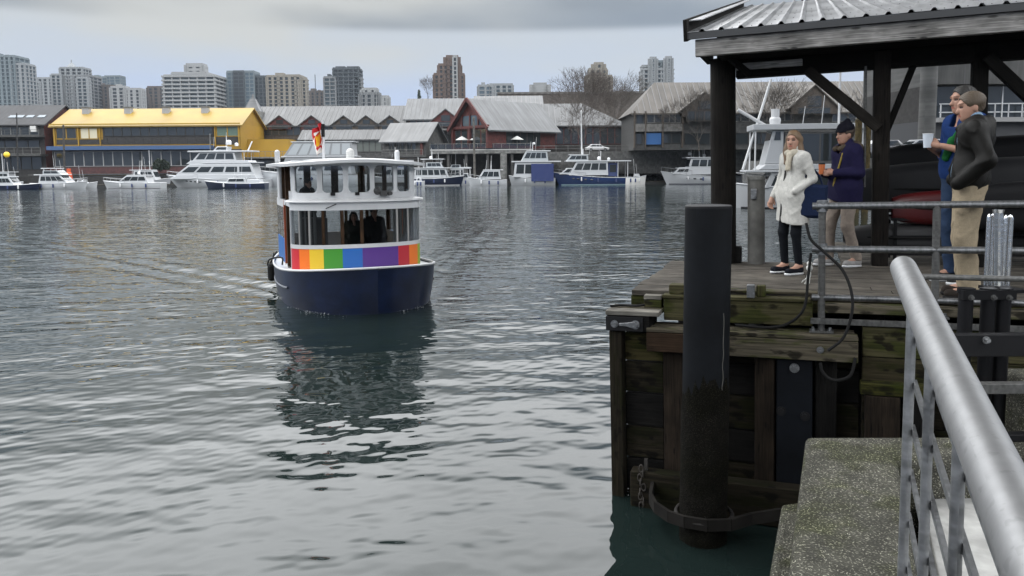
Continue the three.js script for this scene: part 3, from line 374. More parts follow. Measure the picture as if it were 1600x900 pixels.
{
  const g = hall({ name: 'market_hall', label: 'grey roofed market hall with two red gables beyond boathouse', px0: 634, px1: 792, d: 172, D: 16, eave: 184, ridge: 154, wall: wallDark, roof: roofPale, seams: 1.0 });
  for (const px of [697, 743]) g.dormer(px, 7.2, 190, 171, wallRed, 0.9); g.win(640, 790, 187, 198, M.darkGlass, 14, wallRed); g.rail(680, 760, 203, 1.2, 4); g.panel('balcony_slab', trimGrey, 676, 764, 203, 205, 0, 4.2); g.win(640, 790, 207, 226, M.darkGlass, 12, wallDark);
  const b = hall({ name: 'market_hall', label: 'distant hall with streaked grey roof and small end gable behind red gables', px0: 742, px1: 846, d: 196, D: 16, eave: 166, ridge: 150, wall: wallBrown, roof: roofGrey, seams: 1.2 });
  const r = hall({ name: 'red_hall', label: 'red timber framed hall with big open gable and pale roof', px0: 790, px1: 880, W: 17, d: 152, D: 11.5, eave: 199, ridge: 160, wall: wallRed, roof: roofPale, rot: 0.7, base: 232, over: 0.9 });
  r.position.x = at(818, 232, 150).x; r.position.z = -151; const X = -r.W / 2 - 0.03, E = r.E, H = r.H; // the gable end faces the water
  new B().prism([[-3.6, E + 0.2], [3.4, E + 0.2], [2.2, E + 2.2], [-2.2, E + 2.2]], 0.06, [X, 0, -5.75], [0, Math.PI / 2, 0]).mesh('gable_window_or_shade_sheet', M.blueGlass, r); for (const z of [-2.6, 0, 2.6]) barMesh('gable_post', wallRed, r, [X - 0.1, E - 0.2, -5.75 + z], [X - 0.1, E + 2.4, -5.75 + z], 0.3, 0.3);  // the glass sheet stands in for the shaded inside of the open gable
  for (let i = 0; i < 5; i++) spanMesh('window', M.darkGlass, r, [X, X + 0.02, 0.3, E - 0.5, -10.8 + i * 2.1, -9.0 + i * 2.1]); for (const z of [-11.3, -5.75, -0.2]) barMesh('corner_post', wallRed, r, [X - 0.2, 0, z], [X - 0.2, E, z], 0.5, 0.5); barMesh('tie_beam', wallRed, r, [X - 0.2, E, -11.6], [X - 0.2, E, 0.1], 0.4, 0.5);
  for (const s of [-1, 1]) barMesh('barge_board', wallRed, r, [X - 0.9, E - 0.5, -5.75 + s * 6.4], [X - 0.9, H + 0.1, -5.75], 0.3, 0.6); r.win(800, 870, 203, 228, M.darkGlass, 5, wallDark);
}
{ // restaurant terrace on piles
  const d = 146, x0 = at(672, 240, d).x, x1 = at(832, 240, d).x, y = at(750, 234, d).y; const g = thing('pile_terrace', 'restaurant terrace on piles with glass railing below red hall', 'terrace', [0, 0, 0]);
  spanMesh('terrace_slab', trimGrey, g, [x0, x1, y - 0.7, y - 0.1, -160, -d]); spanMesh('edge_beam', std([0.32, 0.32, 0.31], 0.7), g, [x0, x1, y - 0.1, y + 0.1, -d - 0.3, -d + 0.1]); for (const px of [683, 700, 728, 762, 800, 826]) { const x = at(px, 250, d).x; pipeMesh('pile', px === 777 ? trimGrey : wallGrey, g, [x, -2, -d - 0.6], [x, y - 0.7, -d - 0.6], px === 777 ? 0.5 : 0.3, 10); }
  const rb = new B(); for (let x = x0; x <= x1; x += 1.5) rb.bar([x, y, -d], [x, y + 1.15, -d], 0.07); rb.bar([x0, y + 1.15, -d], [x1, y + 1.15, -d], 0.08).mesh('railing', trimGrey, g); for (let x = x0; x < x1 - 1; x += 1.5) spanMesh('glass_pane', M.smokeGlass, g, [x + 0.06, x + 1.44, y + 0.2, y + 1.05, -d - 0.015, -d + 0.015]);
  spanMesh('back_wall', wallDark, g, [x0, x1, -2, y - 0.7, -152, -151.5]);
  pipeMesh('concrete_column', trimGrey, g, [at(787, 260, d).x, -2, -d + 0.5], [at(787, 260, d).x, y - 0.7, -d + 0.5], 0.65, 14);
  let k = 0; for (const [px, w] of [[722, 2.6], [741, 2.4], [763, 3.0], [790, 2.8], [808, 2.6]]) { const u = thing('patio_umbrella', 'white patio umbrella open on the restaurant terrace', 'umbrella', [at(px, 230, 149).x, y, -149 - (k++ % 2)], 0, 'terrace umbrellas'); pipeMesh('pole', trimGrey, u, [0, 0, 0], [0, 2.3, 0], 0.05); new B().cyl(0.1, w / 2, 0.7, [0, 2.3, 0], null, 8).mesh('canopy', std([0.4, 0.4, 0.39], 0.8), u); }
}
{ // low roof and rusted two-storey shed on the right
  const l = hall({ name: 'low_shed', label: 'low dark shed with pale hipped roof behind the big bare tree', px0: 852, px1: 978, d: 162, D: 18, eave: 194, ridge: 162, wall: wallDark, roof: roofGrey, seams: 1.2, hipR: 9 }); l.win(858, 972, 200, 226, M.darkGlass, 10, wallRed);
  const s = thing('brown_block', 'long plain brown building behind bare trees and rusty roofed shed', 'building', [at(930, 150, 240).x, GY, -240]); spanMesh('wall', grimy([0.1, 0.083, 0.07]), s, [-30, 60, 0, at(930, 146, 240).y - GY, -20, 0]); spanMesh('parapet', grimy([0.16, 0.15, 0.14]), s, [-30.2, 60.2, at(930, 146, 240).y - GY, at(930, 143, 240).y - GY, -20, 0.2]);
  const g = hall({ name: 'rusty_roofed_shed', label: 'weathered two storey shed with streaked rusty hipped roof', px0: 990, px1: 1470, d: 136, D: 15, eave: 172, ridge: 128, wall: wallGrey, roof: roofRust, seams: 1.1, hipL: 5.5, base: 233 });
  g.dormer(1098, 8.2, 172, 145, wallBrown, 1.2); g.dormer(1268, 8.6, 168, 134, wallBrown, 1.2); g.dormer(1420, 8.6, 168, 134, wallBrown, 1.2);
  g.win(994, 1006, 176, 194, M.darkGlass, 1, wallGrey); g.win(1011, 1034, 175, 192, M.darkGlass, 2, trimGrey); g.win(1037, 1064, 176, 192, M.darkGlass, 3, trimGrey); g.win(1070, 1126, 174, 190, M.darkGlass, 4, wallBrown, 1.22); g.win(1130, 1240, 174, 190, M.darkGlass, 8, trimGrey); g.win(1300, 1400, 174, 190, M.darkGlass, 8, trimGrey);
  g.panel('balcony_front', grimy([0.17, 0.165, 0.155]), 990, 1066, 194, 206, 0, 0.7); g.win(1036, 1064, 208, 224, M.darkGlass, 2, wallDark); g.win(1070, 1470, 208, 226, M.darkGlass, 20, wallDark); g.win(994, 1004, 208, 226, M.darkGlass, 1, wallDark);
  for (const px of [991, 1008, 1035, 1066]) g.panel('timber_post', wallBrown, px - 1, px + 1, 174, 231, 0.1, 0.8);
  const sg = g.panel('blue_sign', std([0.018, 0.08, 0.22], 0.5), 1007, 1033, 208, 226, 0.1, 0.4); sg.userData.label = 'blue sign board on the ground floor';
}
// ---------------------------------------------------------------- bare trees, conifer, bushes
function bareTree(name, label, px, py, d, h, seed, mat, spread = 1, depth = 6, group) {
  const r = rng(seed), p = at(px, py, d), t = thing(name, label, 'tree', [p.x, p.y, p.z], 0, group), tb = new B(), cb = new B();
  const grow = (a, dir, len, rad, lv) => {
    const n = lv > 2 ? 3 : 2; let q = a.clone(), dd = dir.clone(), rd = rad;
    for (let i = 0; i < n; i++) { const e = q.clone().add(dd.clone().multiplyScalar(len / n)); (lv >= depth - 1 ? tb : cb).add(new THREE.CylinderGeometry(rd * 0.82, rd, len / n * 1.05, lv > 2 ? 6 : 4, 1, true), q.clone().add(e).multiplyScalar(0.5), new THREE.Quaternion().setFromUnitVectors(V(0, 1, 0), dd), null, false); q = e; rd *= 0.82; dd.add(V((r() - 0.5) * 0.35, 0.06, (r() - 0.5) * 0.35)).normalize(); }
    if (lv <= 0) return; const k = lv >= depth - 1 ? 5 : 2 + (r() < 0.62 ? 1 : 0);
    for (let i = 0; i < k; i++) { const an = (i / k + r() * 0.3) * 6.283, tilt = (0.3 + r() * 0.5) * spread * (i === 0 && lv < depth - 1 ? 0.45 : 1), ax = V(Math.cos(an), 0, Math.sin(an)), nd = dd.clone().applyAxisAngle(ax, tilt).normalize(); grow(q, nd, len * (lv >= depth - 1 ? 1.15 + r() * 0.3 : 0.66 + r() * 0.2), Math.max(0.02, rd * (0.55 + r() * 0.2)), lv - 1); }
  };
  grow(V(0, 0, 0), V(0.02, 1, 0).normalize(), h * 0.17, h * 0.02, depth);
  tb.mesh('trunk', mat, t); cb.mesh('crown', mat, t); return t;
}
const bark = grimy([0.075, 0.06, 0.05], 0.95), barkPale = grimy([0.085, 0.072, 0.06], 0.95);
bareTree('bare_tree', 'big bare tree with spreading branches in front of low shed', 908, 238, 143, 10.8, 4, bark, 1.12, 7);
bareTree('bare_tree', 'slender bare tree beside the brown building', 968, 215, 168, 9.5, 9, barkPale, 0.9, 6);
bareTree('bare_tree', 'thin bare tree in front of rusty roofed shed', 1092, 236, 133, 8.5, 15, barkPale, 1.0, 6);
bareTree('bare_tree', 'bare tree in front of the shed, seen beyond the white boat', 1212, 236, 131, 9, 25, barkPale, 1.1, 6);
bareTree('bare_tree', 'bare tree standing by the concrete column', 1392, 240, 110, 9, 33, barkPale, 1.1, 6);
bareTree('bare_tree', 'small far bare tree on the skyline beside brick tower', 668, 160, 300, 8, 41, barkPale, 0.8, 5);
{ const p = at(655, 160, 320), t = thing('conifer_tree', 'dark conifer on the skyline left of brick tower', 'tree', [p.x, GY, p.z]); const h = at(655, 140, 320).y - GY; pipeMesh('trunk', bark, t, [0, 0, 0], [0, h, 0], 0.3); const b = new B(), r = rng(3); for (let i = 0; i < 700; i++) { const q = Math.pow(r(), 0.7), y = h * (1 - 0.55 * q), a = r() * 6.28, rad = 3.6 * q * (0.4 + 0.6 * r()); b.add(new THREE.ConeGeometry(0.35, 0.9, 3), [Math.cos(a) * rad, y, Math.sin(a) * rad], [r() * 3, r() * 3, r() * 3]); } b.mesh('crown', std([0.03, 0.045, 0.03], 0.9), t); }
function bush(label, px, py, d, w, h, mat, seed) { const p = at(px, py, d), t = thing('bush', label, 'bush', [p.x, p.y - h * 0.3, p.z]), r = rng(seed), b = new B(), sb = new B(); for (let i = 0; i < 1500; i++) { const a = r() * 6.28, q = Math.sqrt(r()), e = r(), rad = q * (0.75 + 0.25 * Math.sin(a * 3 + seed)); b.add(new THREE.PlaneGeometry(0.28, 0.2), [Math.cos(a) * rad * w / 2, h * (0.15 + 0.85 * e * Math.sqrt(1 - q * q * 0.8)), Math.sin(a) * rad * 1.2], [r() * 3, r() * 3, r() * 3]); } for (let i = 0; i < 16; i++) { const a = r() * 6.28; sb.pipe([0, 0, 0], [Math.cos(a) * w * 0.4, h * (0.4 + 0.4 * r()), Math.sin(a)], 0.05, 0.02, 4); } const f = b.mesh('foliage', mat, t); f.userData.kind = 'stuff'; sb.mesh('stems', bark, t); }
bush('yellow green flowering bush on the bank between blue trawler and white trawler', 1022, 258, 143, 6.4, 2.6, std([0.2, 0.16, 0.02], 0.8), 3);
bush('olive bush on the bank below the rusty roofed shed', 1052, 258, 143.4, 4.4, 2.2, std([0.12, 0.1, 0.02], 0.8), 8);
bush('dark green bush on the bank beside the white trawler', 1085, 256, 144, 6, 2.4, std([0.035, 0.045, 0.025], 0.8), 13);
bush('dark hedge bush under the big bare tree', 868, 252, 148, 9, 2, std([0.03, 0.035, 0.022], 0.8), 18);
bush('dark round shrub by the restaurant windows of the yellow hall', 250, 262, 152, 4, 2.6, std([0.015, 0.025, 0.015], 0.8), 21);
{ // promenade with rail and a few parked cars above the bank
  const p = structure(new B().span(4, 120, 1.9, at(1000, 236, 140).y, -152, -141.5).mesh('promenade', grimy([0.12, 0.12, 0.115], 0.9), scene)); p.userData.label = 'raised promenade on the far bank'; const y = at(1000, 236, 140).y;
  const rail = thing('promenade_rail', 'thin metal railing along the far promenade', 'railing', [0, y, -141.8]); new B().bar([5, 1.1, 0], [115, 1.1, 0], 0.06).bar([5, 0.6, 0], [115, 0.6, 0], 0.04).mesh('bars', trimGrey, rail); for (let x = 6; x < 56; x += 2.2) barMesh('post', trimGrey, rail, [x, 0, 0], [x, 1.1, 0], 0.06, 0.06);
}
function car(label, pos, turn, mat, s = 1) {
  const c = thing('parked_car', label, 'car', pos, turn, 'parked cars'); c.scale.setScalar(s);
  new B().prism([[-2.15, 0.35], [2.1, 0.35], [2.15, 0.75], [1.2, 0.92], [-1.9, 0.95], [-2.2, 0.8]], 1.75, [0, 0, 0], null, 0.1).mesh('body', mat, c); new B().prism([[-1.75, 0.93], [1.15, 0.91], [0.45, 1.4], [-1.2, 1.42]], 1.5, [0, 0, 0], null, 0.08).mesh('roof', mat, c);
  for (const z of [-0.755, 0.755]) { new B().prism([[-1.4, 0.98], [-0.4, 0.98], [-0.4, 1.32], [-1.1, 1.34]], 0.02, [0, 0, z]).mesh('side_window', M.darkGlass, c); new B().prism([[-0.3, 0.98], [0.85, 0.96], [0.42, 1.31], [-0.3, 1.32]], 0.02, [0, 0, z]).mesh('side_window', M.darkGlass, c); }
  for (const x of [-1.35, 1.35]) for (const z of [-0.82, 0.82]) { const w = new B().cyl(0.33, 0.33, 0.2, [x, 0.33, z], [Math.PI / 2, 0, 0], 16).mesh('wheel', M.rubber, c); new B().cyl(0.19, 0.19, 0.22, [x, 0.33, z], [Math.PI / 2, 0, 0], 10).mesh('rim', M.galv, w); }
  new B().box(0.05, 0.35, 1.3, [0.83, 1.14, 0], [0, 0, 0.95]).mesh('windscreen', M.darkGlass, c); for (const z of [-0.6, 0.6]) new B().box(0.06, 0.14, 0.34, [2.12, 0.66, z]).mesh('headlight', std([0.7, 0.7, 0.7], 0.2), c);
  return c;
}
{ const y = at(1000, 236, 140).y; const paint = (c) => phys(c, 0.3, { clearcoat: 0.6 }); car('white car parked in front of the blue sign board', [at(1026, 230, 143).x, y, -144], 0.1, paint([0.6, 0.6, 0.6])); car('silver car parked on promenade beside thin bare tree', [at(1072, 230, 143).x, y, -144.5], 0.05, paint([0.4, 0.41, 0.43])); car('pale car parked under the big bare tree', [at(935, 230, 143).x, y, -145], 0.1, paint([0.5, 0.5, 0.5])); }

// ---------------------------------------------------------------- city towers on the skyline
{
  const con = (r, g, b) => grimy([r, g, b], 0.8), T = {
    pale: con(0.3, 0.32, 0.33), teal: con(0.18, 0.225, 0.245), grey: con(0.2, 0.21, 0.215), beige: con(0.28, 0.255, 0.21), brown: con(0.11, 0.09, 0.08), brick: con(0.14, 0.092, 0.07), slate: con(0.065, 0.08, 0.09), white: con(0.36, 0.37, 0.37) };
  const gl = [phys([0.03, 0.045, 0.055], 0.35, { specularIntensity: 0.5 }), phys([0.02, 0.025, 0.03], 0.4, { specularIntensity: 0.4 }), phys([0.05, 0.075, 0.095], 0.3, { specularIntensity: 0.6 })];
  // blocks: [px0, px1, top, bay width, pier width, slab overhang, glass]
  const tower = (label, d, mat, blocks, extra) => {
    const xs = blocks.flatMap(b => [b[0], b[1]]), cx = (Math.min(...xs) + Math.max(...xs)) / 2, c = at(cx, 200, d), g = thing('apartment_tower', label, 'tower', [c.x, GY, -d], 0, 'city towers on the skyline');
    blocks.forEach((b, bi) => {
      const x0 = at(b[0], b[2], d).x - c.x, x1 = at(b[1], b[2], d).x - c.x, h = at((b[0] + b[1]) / 2, b[2], d).y - GY, dep = (b[8] ?? 0.7) * (x1 - x0), m = b[7] ?? mat, z1 = b[9] ?? -bi * 0.4, z0 = z1 - dep, bay = b[3] ?? 4, pw = b[4] ?? 1, so = b[5] ?? 0.4;
      spanMesh('core', gl[b[6] ?? 0], g, [x0, x1, 0, h - 1, z0, z1]); const f = new B(), fh = 3.1, n = Math.round(h / fh);
      for (let i = n - 19 > 0 ? n - 26 : 0; i <= n; i++) { const y = i * h / n; if (y < 4) continue; f.span(x0 - so, x1 + so, y - (b[10] ?? 0.8), y, z0 - so, z1 + so); }
      const nb = Math.max(1, Math.round((x1 - x0) / bay)); for (let i = 0; i <= nb; i++) { const x = lerp(x0, x1, i / nb), w = i % 2 ? pw : pw * 1.3; f.span(x - w / 2, x + w / 2, 0, h - 0.4, z1, z1 + so * 0.8 + 0.05 * (i % 3)); }
      for (let i = 0; i <= 3; i++) for (const s of [0, 1]) { const z = lerp(z0, z1, i / 3), x = s ? x1 : x0; f.span(s ? x : x - so * 0.7, s ? x + so * 0.7 : x, 0, h - 0.4, z - pw / 2, z + pw / 2); }
      stuff(f.mesh('floor_slabs_and_piers', m, g)); spanMesh('roof_parapet', m, g, [x0 - 0.2, x1 + 0.2, h, h + 1, z0 - 0.2, z1 + 0.2]);
    });
    { const b = blocks[0], x0 = at(b[0], b[2], d).x - c.x, x1 = at(b[1], b[2], d).x - c.x, h = at((b[0] + b[1]) / 2, b[2], d).y - GY; new B().span(lerp(x0, x1, 0.2), lerp(x0, x1, 0.45), h, h + 3.2, -10, -4).mesh('roof_plant', mat, g); new B().span(lerp(x0, x1, 0.6), lerp(x0, x1, 0.72), h, h + 2, -8, -5).mesh('roof_plant', T.grey, g); }
    if (extra) extra(g, c, px => at(px, 200, d).x - c.x, (py, px = cx) => at(px, py, d).y - GY); return g;
  };
  tower('tall blue green glass tower with white fins at the end of the skyline', 640, T.teal, [[-30, 22, 88, 4, 1.6, 0.6, 0], [16, 38, 100, 4, 1.8, 0.6, 0, T.pale, 1.2]]);
  tower('short pale tower with dark window columns next to tall glass tower', 760, T.pale, [[42, 62, 128, 5, 2, 0.4, 1], [58, 82, 122, 5, 2, 0.4, 1]]);
  tower('pale tower crowned by a small dome', 700, T.grey, [[84, 138, 118, 4.5, 1.5, 0.6, 1], [93, 128, 106, 5, 1.6, 0.7, 1, T.pale], [82, 97, 117, 4, 1.5, 0.9, 0, T.pale, 0.5, 2], [122, 138, 122, 4, 1.5, 0.9, 0, T.pale, 0.5, 2]], (g, c, fx, fy) => { new B().cyl(1.2, 6, 6, [fx(110), fy(102), -8], null, 8).mesh('dome', T.pale, g); pipeMesh('spire', T.pale, g, [fx(110), fy(99), -8], [fx(110), fy(92), -8], 0.5); });
  tower('wide blue glass block behind white midrise', 860, T.teal, [[138, 167, 121, 5, 1, 0.4, 2], [163, 187, 119, 5, 1, 0.4, 2]]);
  tower('grey brown midrise beside the white midrise', 720, T.brown, [[139, 176, 134, 4, 2, 0.3, 1, T.brown]]);
  tower('white midrise with square dark windows', 690, T.white, [[173, 195, 136, 5, 2.4, 0.3, 1], [192, 218, 139, 5, 2.4, 0.3, 1]]);
  tower('low brown block at the shoulder of balconied white tower', 720, T.brown, [[218, 234, 150, 5, 2.2, 0.2, 1], [230, 256, 136, 5, 2.2, 0.2, 1]]);
  tower('broad white tower with continuous balcony bands and square penthouse', 620, T.white, [[256, 335, 118, 7, 0.8, 1.6, 0, T.white, 0.6, 0, 1.3], [268, 322, 114, 7, 0.8, 0.6, 0, T.white, 0.6], [286, 311, 99, 6, 3, 0.4, 1, T.white, 0.8, -6, 2]]);
  tower('blue glass office block with stepped dark centre', 640, T.teal, [[340, 356, 133, 4, 1, 0.4, 2], [354, 396, 112, 4, 0.8, 0.3, 2, T.teal], [365, 381, 112, 4, 0.6, 0.3, 1, T.slate, 0.5, 1], [380, 396, 113, 5, 0.8, 0.3, 2], [395, 415, 119, 4, 0.9, 0.3, 1, T.slate, 0.7, -3]]);
  tower('beige tower with a grid of dark windows', 640, T.beige, [[417, 470, 119, 4.6, 2, 0.5, 1], [466, 478, 124, 4, 1.2, 1, 1], [430, 465, 117, 4, 2, 0.4, 1, T.beige, 0.5, -5]]);
  tower('low dark brown block between beige tower and dark glass tower', 700, T.brown, [[478, 506, 143, 4, 2, 0.2, 1]]);
  tower('dark glass tower with rounded balconies', 620, T.slate, [[506, 524, 121, 4, 1, 0.6, 0, T.grey], [520, 560, 107, 4, 0.8, 0.7, 1], [522, 536, 104, 4, 1, 0.3, 1, T.slate, 0.6, -6], [540, 558, 104, 4, 1, 0.3, 1, T.slate, 0.6, -6], [556, 564, 122, 4, 1, 1.2, 1, T.grey]]);
  tower('low cream buildings right of dark glass tower', 560, T.white, [[562, 592, 146, 5, 2, 0.4, 1, T.grey], [566, 588, 139, 6, 3, 0.3, 1], [588, 606, 151, 5, 3, 0.3, 1]]);
  tower('stepped red brick tower with white stair strip', 560, T.brick, [[678, 694, 116, 4, 1.6, 0.5, 1], [685, 716, 101, 4, 1.6, 0.5, 1], [697, 715, 88, 5, 3.4, 0.2, 1, T.brick], [708, 714, 89, 3, 1, 0.4, 1, T.white, 1, 1.5], [713, 725, 116, 4, 1.6, 0.5, 1], [713, 720, 101, 4, 2, 0.4, 1, T.brick]]);
  tower('wide pale blue glass midrise above market roofs', 620, T.pale, [[747, 770, 134, 5, 1.6, 0.4, 2], [765, 801, 132, 5, 1.6, 0.4, 0]]);
  tower('small white block with rooftop box beyond the market', 560, T.white, [[829, 842, 145, 5, 3, 0.2, 1], [834, 854, 131, 6, 5, 0.1, 1]]);
  tower('stepped cream tower rising behind bare tree', 560, T.beige, [[921, 948, 108, 4, 2, 0.5, 1], [916, 956, 119, 4, 2, 0.6, 1], [929, 943, 99, 5, 4, 0.3, 1]]);
  tower('pale tower with twin stair shafts and curved balconies above rusty roof', 560, T.pale, [[1006, 1051, 108, 4, 1, 1.2, 0], [1017, 1042, 96, 4, 1, 0.5, 1, T.teal], [1016, 1025, 91, 4, 3, 0.2, 0, T.pale, 0.8, 1], [1040, 1049, 90, 4, 3, 0.2, 0, T.pale, 0.8, 1], [1004, 1014, 103, 4, 1, 1, 0]]);
  const m = thing('antenna_mast', 'thin lattice antenna mast above low brown block', 'mast', [at(493, 142, 690).x, GY, -690]); const y0 = at(493, 145, 690).y - GY, y1 = at(493, 117, 690).y - GY, b = new B(); for (const s of [-0.6, 0.6]) b.bar([s, 0, 0], [s * 0.3, y1, 0], 0.25); for (let y = y0; y < y1; y += 1.2) b.bar([-0.5, y, 0], [0.4, y + 1, 0], 0.15); b.mesh('lattice', T.slate, m);
}

// ---------------------------------------------------------------- moored boats
const hullWhite = M.gelcoat, cream = phys([0.66, 0.65, 0.62], 0.4), blueHull = phys([0.012, 0.03, 0.1], 0.25, { clearcoat: 0.5 }), darkCanvas = std([0.03, 0.045, 0.12], 0.85), greyCanvas = std([0.26, 0.27, 0.28], 0.85, { map: TX.cloth }), clearVinyl = phys([0.32, 0.34, 0.35], 0.15, { clearcoat: 0.4 });
// tiers: [x0, x1, y0, y1, slope at bow, slope at stern, width, windows, wall material, window band (from, to)]
function boat(o) {
  const a = at(o.px0, 270, o.d), b = at(o.px1, 270, o.d), L = b.x - a.x, left = o.bow !== 'right';
  const g = thing(o.name ?? 'motor_yacht', o.label, 'boat', [(a.x + b.x) / 2, 0, -o.d - (o.beam ?? L * 0.3) / 2], left ? Math.PI + (o.turn ?? 0) : (o.turn ?? 0), o.group ?? 'boats moored on the far side'), beam = o.beam ?? L * 0.3;
  const hl = hullGeo(L, beam, o.bowH, o.sternH, { full: 2.1, transom: 0.85, rake: o.rake ?? 0.07, draft: 0.5, flare: 0.45, tw: 0.85, sag: o.sag ?? 0.12 });
  const hm = hl.skin.mesh('hull', o.hull ?? hullWhite, g); hl.deck.mesh('deck', M.white, g);
  for (const s of [-1, 1]) new B().tube(hl.edge(s), 0.06, 24, 5).mesh('gunwale', o.trim ?? hullWhite, hm);
  if (o.boot) for (const s of [-1, 1]) { const pts = []; for (let i = 0; i <= 14; i++) { const t = -1 + 1.93 * i / 14, p = hl.at(t, 0.5 / (hl.sheer(t) + 0.5) * 1.12, s); pts.push(V(p[0], p[1], p[2] * 1.01)); } new B().tube(pts, 0.06, 24, 4).mesh('boot_stripe', o.boot, hm); }
  for (const q of o.ports ?? []) for (const s of [-1, 1]) { const t = q, p = hl.at(t, 0.72, s); new B().add(new THREE.CapsuleGeometry(0.13, 0.28, 3, 8), [p[0], p[1], p[2] * 0.985], [0, 0, Math.PI / 2]).mesh('porthole', M.darkGlass, hm); }
  for (const t of o.tiers ?? []) {
    const [x0, x1, y0, y1, sf, sb, w, n, m, wb] = t, wm = m ?? M.gelcoat; const c = new B().prism([[x0 * L, y0], [x1 * L, y0], [x1 * L - sf, y1], [x0 * L + sb, y1]], w, [0, 0, 0], null, 0.06).mesh('cabin', wm, g);
    const k0 = wb ? wb[0] : 0.3, k1 = wb ? wb[1] : 0.85, ya = lerp(y0, y1, k0), yb = lerp(y0, y1, k1);
    const xA = k => x0 * L + sb * k + 0.25, xB = k => x1 * L - sf * k - 0.25;
    for (let i = 0; i < n; i++) for (const s of [-1, 1]) { const q0 = i / n + 0.012, q1 = (i + 1) / n - 0.02; new B().prism([[lerp(xA(k0), xB(k0), q0), ya], [lerp(xA(k0), xB(k0), q1), ya], [lerp(xA(k1), xB(k1), q1), yb], [lerp(xA(k1), xB(k1), q0), yb]], 0.05, [0, 0, s * (w / 2 + 0.01)]).mesh('side_window', t[10] ?? M.darkGlass, c); }
    if (n) { const dy = yb - ya, dx = sf * (k1 - k0), ln = Math.hypot(dx, dy); for (const q of [-1, 0, 1]) new B().box(0.05, ln, w * 0.27, [x1 * L - sf * (k0 + k1) / 2 + 0.01, (ya + yb) / 2, q * w * 0.3], [0, 0, Math.atan2(dx, dy)]).mesh('windscreen', t[10] ?? M.darkGlass, c); }
  }
  for (const t of o.roofs ?? []) new B().span(t[0] * L, t[1] * L, t[2], t[2] + (t[4] ?? 0.14), -t[3] / 2, t[3] / 2, 0.04).mesh('roof', t[5] ?? M.gelcoat, g);
  if (o.rail) { const rb = new B(); for (const s of [-1, 1]) { const pts = []; for (let i = 0; i <= 10; i++) { const t = lerp(o.rail[0], 0.985, i / 10), p = hl.at(t, 1, s); pts.push(V(p[0], p[1] + o.rail[1], p[2] * 0.94)); if (i % 2 === 0) rb.pipe([p[0], p[1], p[2] * 0.95], [p[0], p[1] + o.rail[1], p[2] * 0.94], 0.03, 0.03, 4); } rb.tube(pts, 0.035, 20, 4); } rb.mesh('bow_rail', M.galv, g); }
  for (const m of o.masts ?? []) pipeMesh('mast', m[4] ?? M.white, g, [m[0] * L, m[1], 0], [m[0] * L + (m[5] ?? 0), m[2], 0], m[3] ?? 0.06, 6);
  for (const m of o.domes ?? []) new B().cyl(m[2], m[2] * 0.9, m[2], [m[0] * L, m[1], m[3] ?? 0], null, 12).ball(m[2], [m[0] * L, m[1] + m[2] * 0.5, m[3] ?? 0], [1, 0.7, 1]).mesh('radar_dome', M.white, g);
  for (const t of o.posts ?? []) for (const s of [-1, 1]) pipeMesh('roof_post', M.white, g, [t[0] * L, t[1], s * t[3]], [t[0] * L, t[2], s * t[3]], 0.06, 6);
  for (const q of [-0.55, -0.1, 0.3]) for (const sd of [-1, 1]) { const p = hl.at(q, 0.75, sd); new B().add(new THREE.CapsuleGeometry(0.13, 0.42, 3, 8), [p[0], p[1] - 0.05, p[2] * 1.0 + sd * 0.12]).mesh('fender', q > 0 ? M.white : darkCanvas, g); }
  if (o.tiers && o.tiers.length) { const y = Math.max(...o.tiers.map(t => t[3])); for (const [x, hh] of [[-0.08, 2.6], [0.04, 1.8]]) pipeMesh('antenna', M.white, g, [x * L, y, 0.5], [x * L - 0.2, y + hh, 0.5], 0.022, 4); }
  if (o.extra) o.extra(g, L); return g;
}
boat({ px0: -25, px1: 54, d: 132, bow: 'right', label: 'white runabout with black hull side beside the dark wharf building', bowH: 1.0, sternH: 0.8, hull: M.navy, beam: 2.9, tiers: [[-0.3, 0.05, 0.8, 2.1, 0.8, 0.2, 2.2, 3]], roofs: [[-0.32, 0.0, 2.1, 2.2]] });
boat({ px0: 44, px1: 128, d: 134, bow: 'right', label: 'white sport cruiser with flybridge canopy under dark wharf building', bowH: 1.3, sternH: 1.0, beam: 3.4, tiers: [[-0.35, 0.2, 1.0, 2.4, 1.3, 0.3, 2.7, 4], [-0.28, 0.08, 2.5, 3.2, 0.7, 0.1, 2.2, 2, clearVinyl]], roofs: [[-0.42, 0.12, 2.4, 2.9], [-0.3, 0.0, 3.5, 2.3]], posts: [[-0.25, 2.5, 3.5, 1], [-0.02, 2.5, 3.5, 1]], rail: [0.1, 0.6] });
boat({ px0: 104, px1: 146, d: 138, bow: 'right', label: 'low white open boat with its bow beyond sport cruiser', bowH: 1.1, sternH: 0.8, beam: 2.4, tiers: [[-0.2, 0.1, 0.9, 1.5, 0.4, 0.1, 1.5, 1]] });
boat({ px0: 153, px1: 248, d: 133, label: 'small white cruiser with raked cabin in front of the yellow hall', bowH: 1.35, sternH: 0.95, beam: 3.2, boot: std([0.25, 0.25, 0.26], 0.5), tiers: [[-0.3, 0.22, 1.0, 2.2, 1.7, 0.4, 2.5, 3]], roofs: [[-0.3, 0.05, 2.2, 2.5]], domes: [[-0.1, 2.6, 0.25]], masts: [[-0.12, 2.2, 3.3, 0.05], [-0.2, 2.2, 2.9, 0.04]], rail: [0.15, 0.6] });
